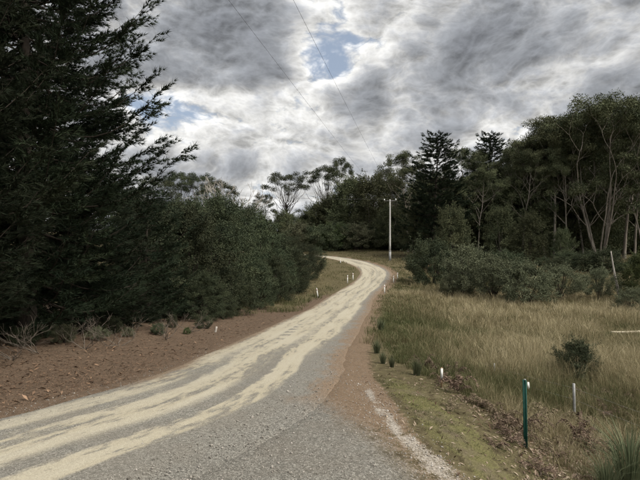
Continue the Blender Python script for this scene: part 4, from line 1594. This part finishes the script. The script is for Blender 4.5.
# pine litter on the left bank
x, y = scatter(130000, 7.5, 40, -26, 1, .8)
d, ix = road_uv(x, y)
ok = (d < -2.55 - .35 * vnoise(x, y, 1, 41))
x, y = x[ok], y[ok]
big = rg.uniform(0, 1, len(x)) < .05
flakes('pine_litter', x, y, np.where(big, .16, .075) * rg.uniform(.5, 1.4, len(x)), np.where(big, .05, .010) * rg.uniform(.6, 1.4, len(x)),
       np.clip(rg.normal(.42, .33, len(x)), 0, 1), 'needle_litter', .008, 'reddish-brown pine needles and bark scraps on the left bank', 'litter', .3)
# dead leaves on the right
x, y = scatter(60000, 6.0, 16, 1.0, 9, 1.0)
gxe = np.interp(y, [0, 6, 9, 12, 15], [3.6, 3.3, 3.4, 2.9, 2.4])
px0 = np.interp(y, [0, 5.5, 6.6, 7.3, 8.4, 9.5, 11.3, 13], [4.2, 2.7, 2.2, 1.8, 1.38, 1.2, 1.1, 1.0])
pr_ = .06 * (x > px0) + .94 * sm(x - gxe, -.4, .8) * (1 - sm(x - gxe, 3.0, 5.0)) * (1 - sm(y, 10.5, 14))
ok = rg.uniform(0, 1, len(x)) < pr_
x, y = x[ok], y[ok]
flakes('leaf_litter', x, y, .085 * rg.uniform(.5, 1.5, len(x)), .022 * rg.uniform(.6, 1.6, len(x)), np.clip(rg.normal(.35, .28, len(x)), 0, 1),
       'deadleaf', .012, 'dead brown and bleached leaves lying round the green picket', 'litter', .45)

# loose stones on the gravel apron, the path and the road edges
x, y = scatter(60000, 5.6, 24, -7, 5, 1.15)
d, ix = road_uv(x, y)
px0 = np.interp(y, [0, 5.5, 6.6, 7.3, 8.4, 9.5, 11.3, 13], [4.2, 2.7, 2.2, 1.8, 1.38, 1.2, 1.1, 1.0])
near_path = np.exp(-((x - px0) / .45) ** 2) * (y < 12.5)
pr_ = np.where(d > 1.3, .42, 0) * (x < px0 + .3) + .5 * near_path + np.where((d < -2.2) & (d > -2.9), .35, 0) + .03 * (np.abs(d) < 2.4)
pr_ *= (1 - sm(d, 3.4, 4.4) * sm(y, 12, 14))
ok = rg.uniform(0, 1, len(x)) < pr_
x, y, d, near_path = x[ok], y[ok], d[ok], near_path[ok]
n = len(x)
z = ground(x, y, False) + np.where(np.abs(d) < 2.6, .022, .0)
s_ = np.exp(rg.normal(math.log(.0085), .45, n))
base = np.array([[1, 0, 0], [-1, 0, 0], [0, 1, 0], [0, -1, 0], [0, 0, .75], [0, 0, -.75]])
th = rg.uniform(0, 6.28, n)
c_, sn = np.cos(th), np.sin(th)
bv = base[None] * rg.uniform(.6, 1.4, (n, 6, 1)) * s_[:, None, None]
V = np.stack([bv[..., 0] * c_[:, None] - bv[..., 1] * sn[:, None], bv[..., 0] * sn[:, None] + bv[..., 1] * c_[:, None], bv[..., 2]], -1)
V[..., 2] += rg.normal(0, .25, (n, 6)) * s_[:, None]
V += np.stack([x, y, z + s_ * .2], -1)[:, None, :]
T = np.array([[0, 2, 4], [2, 1, 4], [1, 3, 4], [3, 0, 4], [2, 0, 5], [1, 2, 5], [3, 1, 5], [0, 3, 5]])
T = (np.arange(n)[:, None, None] * 6 + T[None]).reshape(-1, 3)
ti = np.clip(rg.normal(.38, .2, n) + .35 * near_path, 0, 1)
me = build_mesh('loose_gravel', V.reshape(-1, 3), [T], M['stone'], np.repeat(ti, 6))
tag(obj('loose_gravel', me), 'loose grey and pale gravel stones on the road apron and path', 'gravel', kind='stuff')
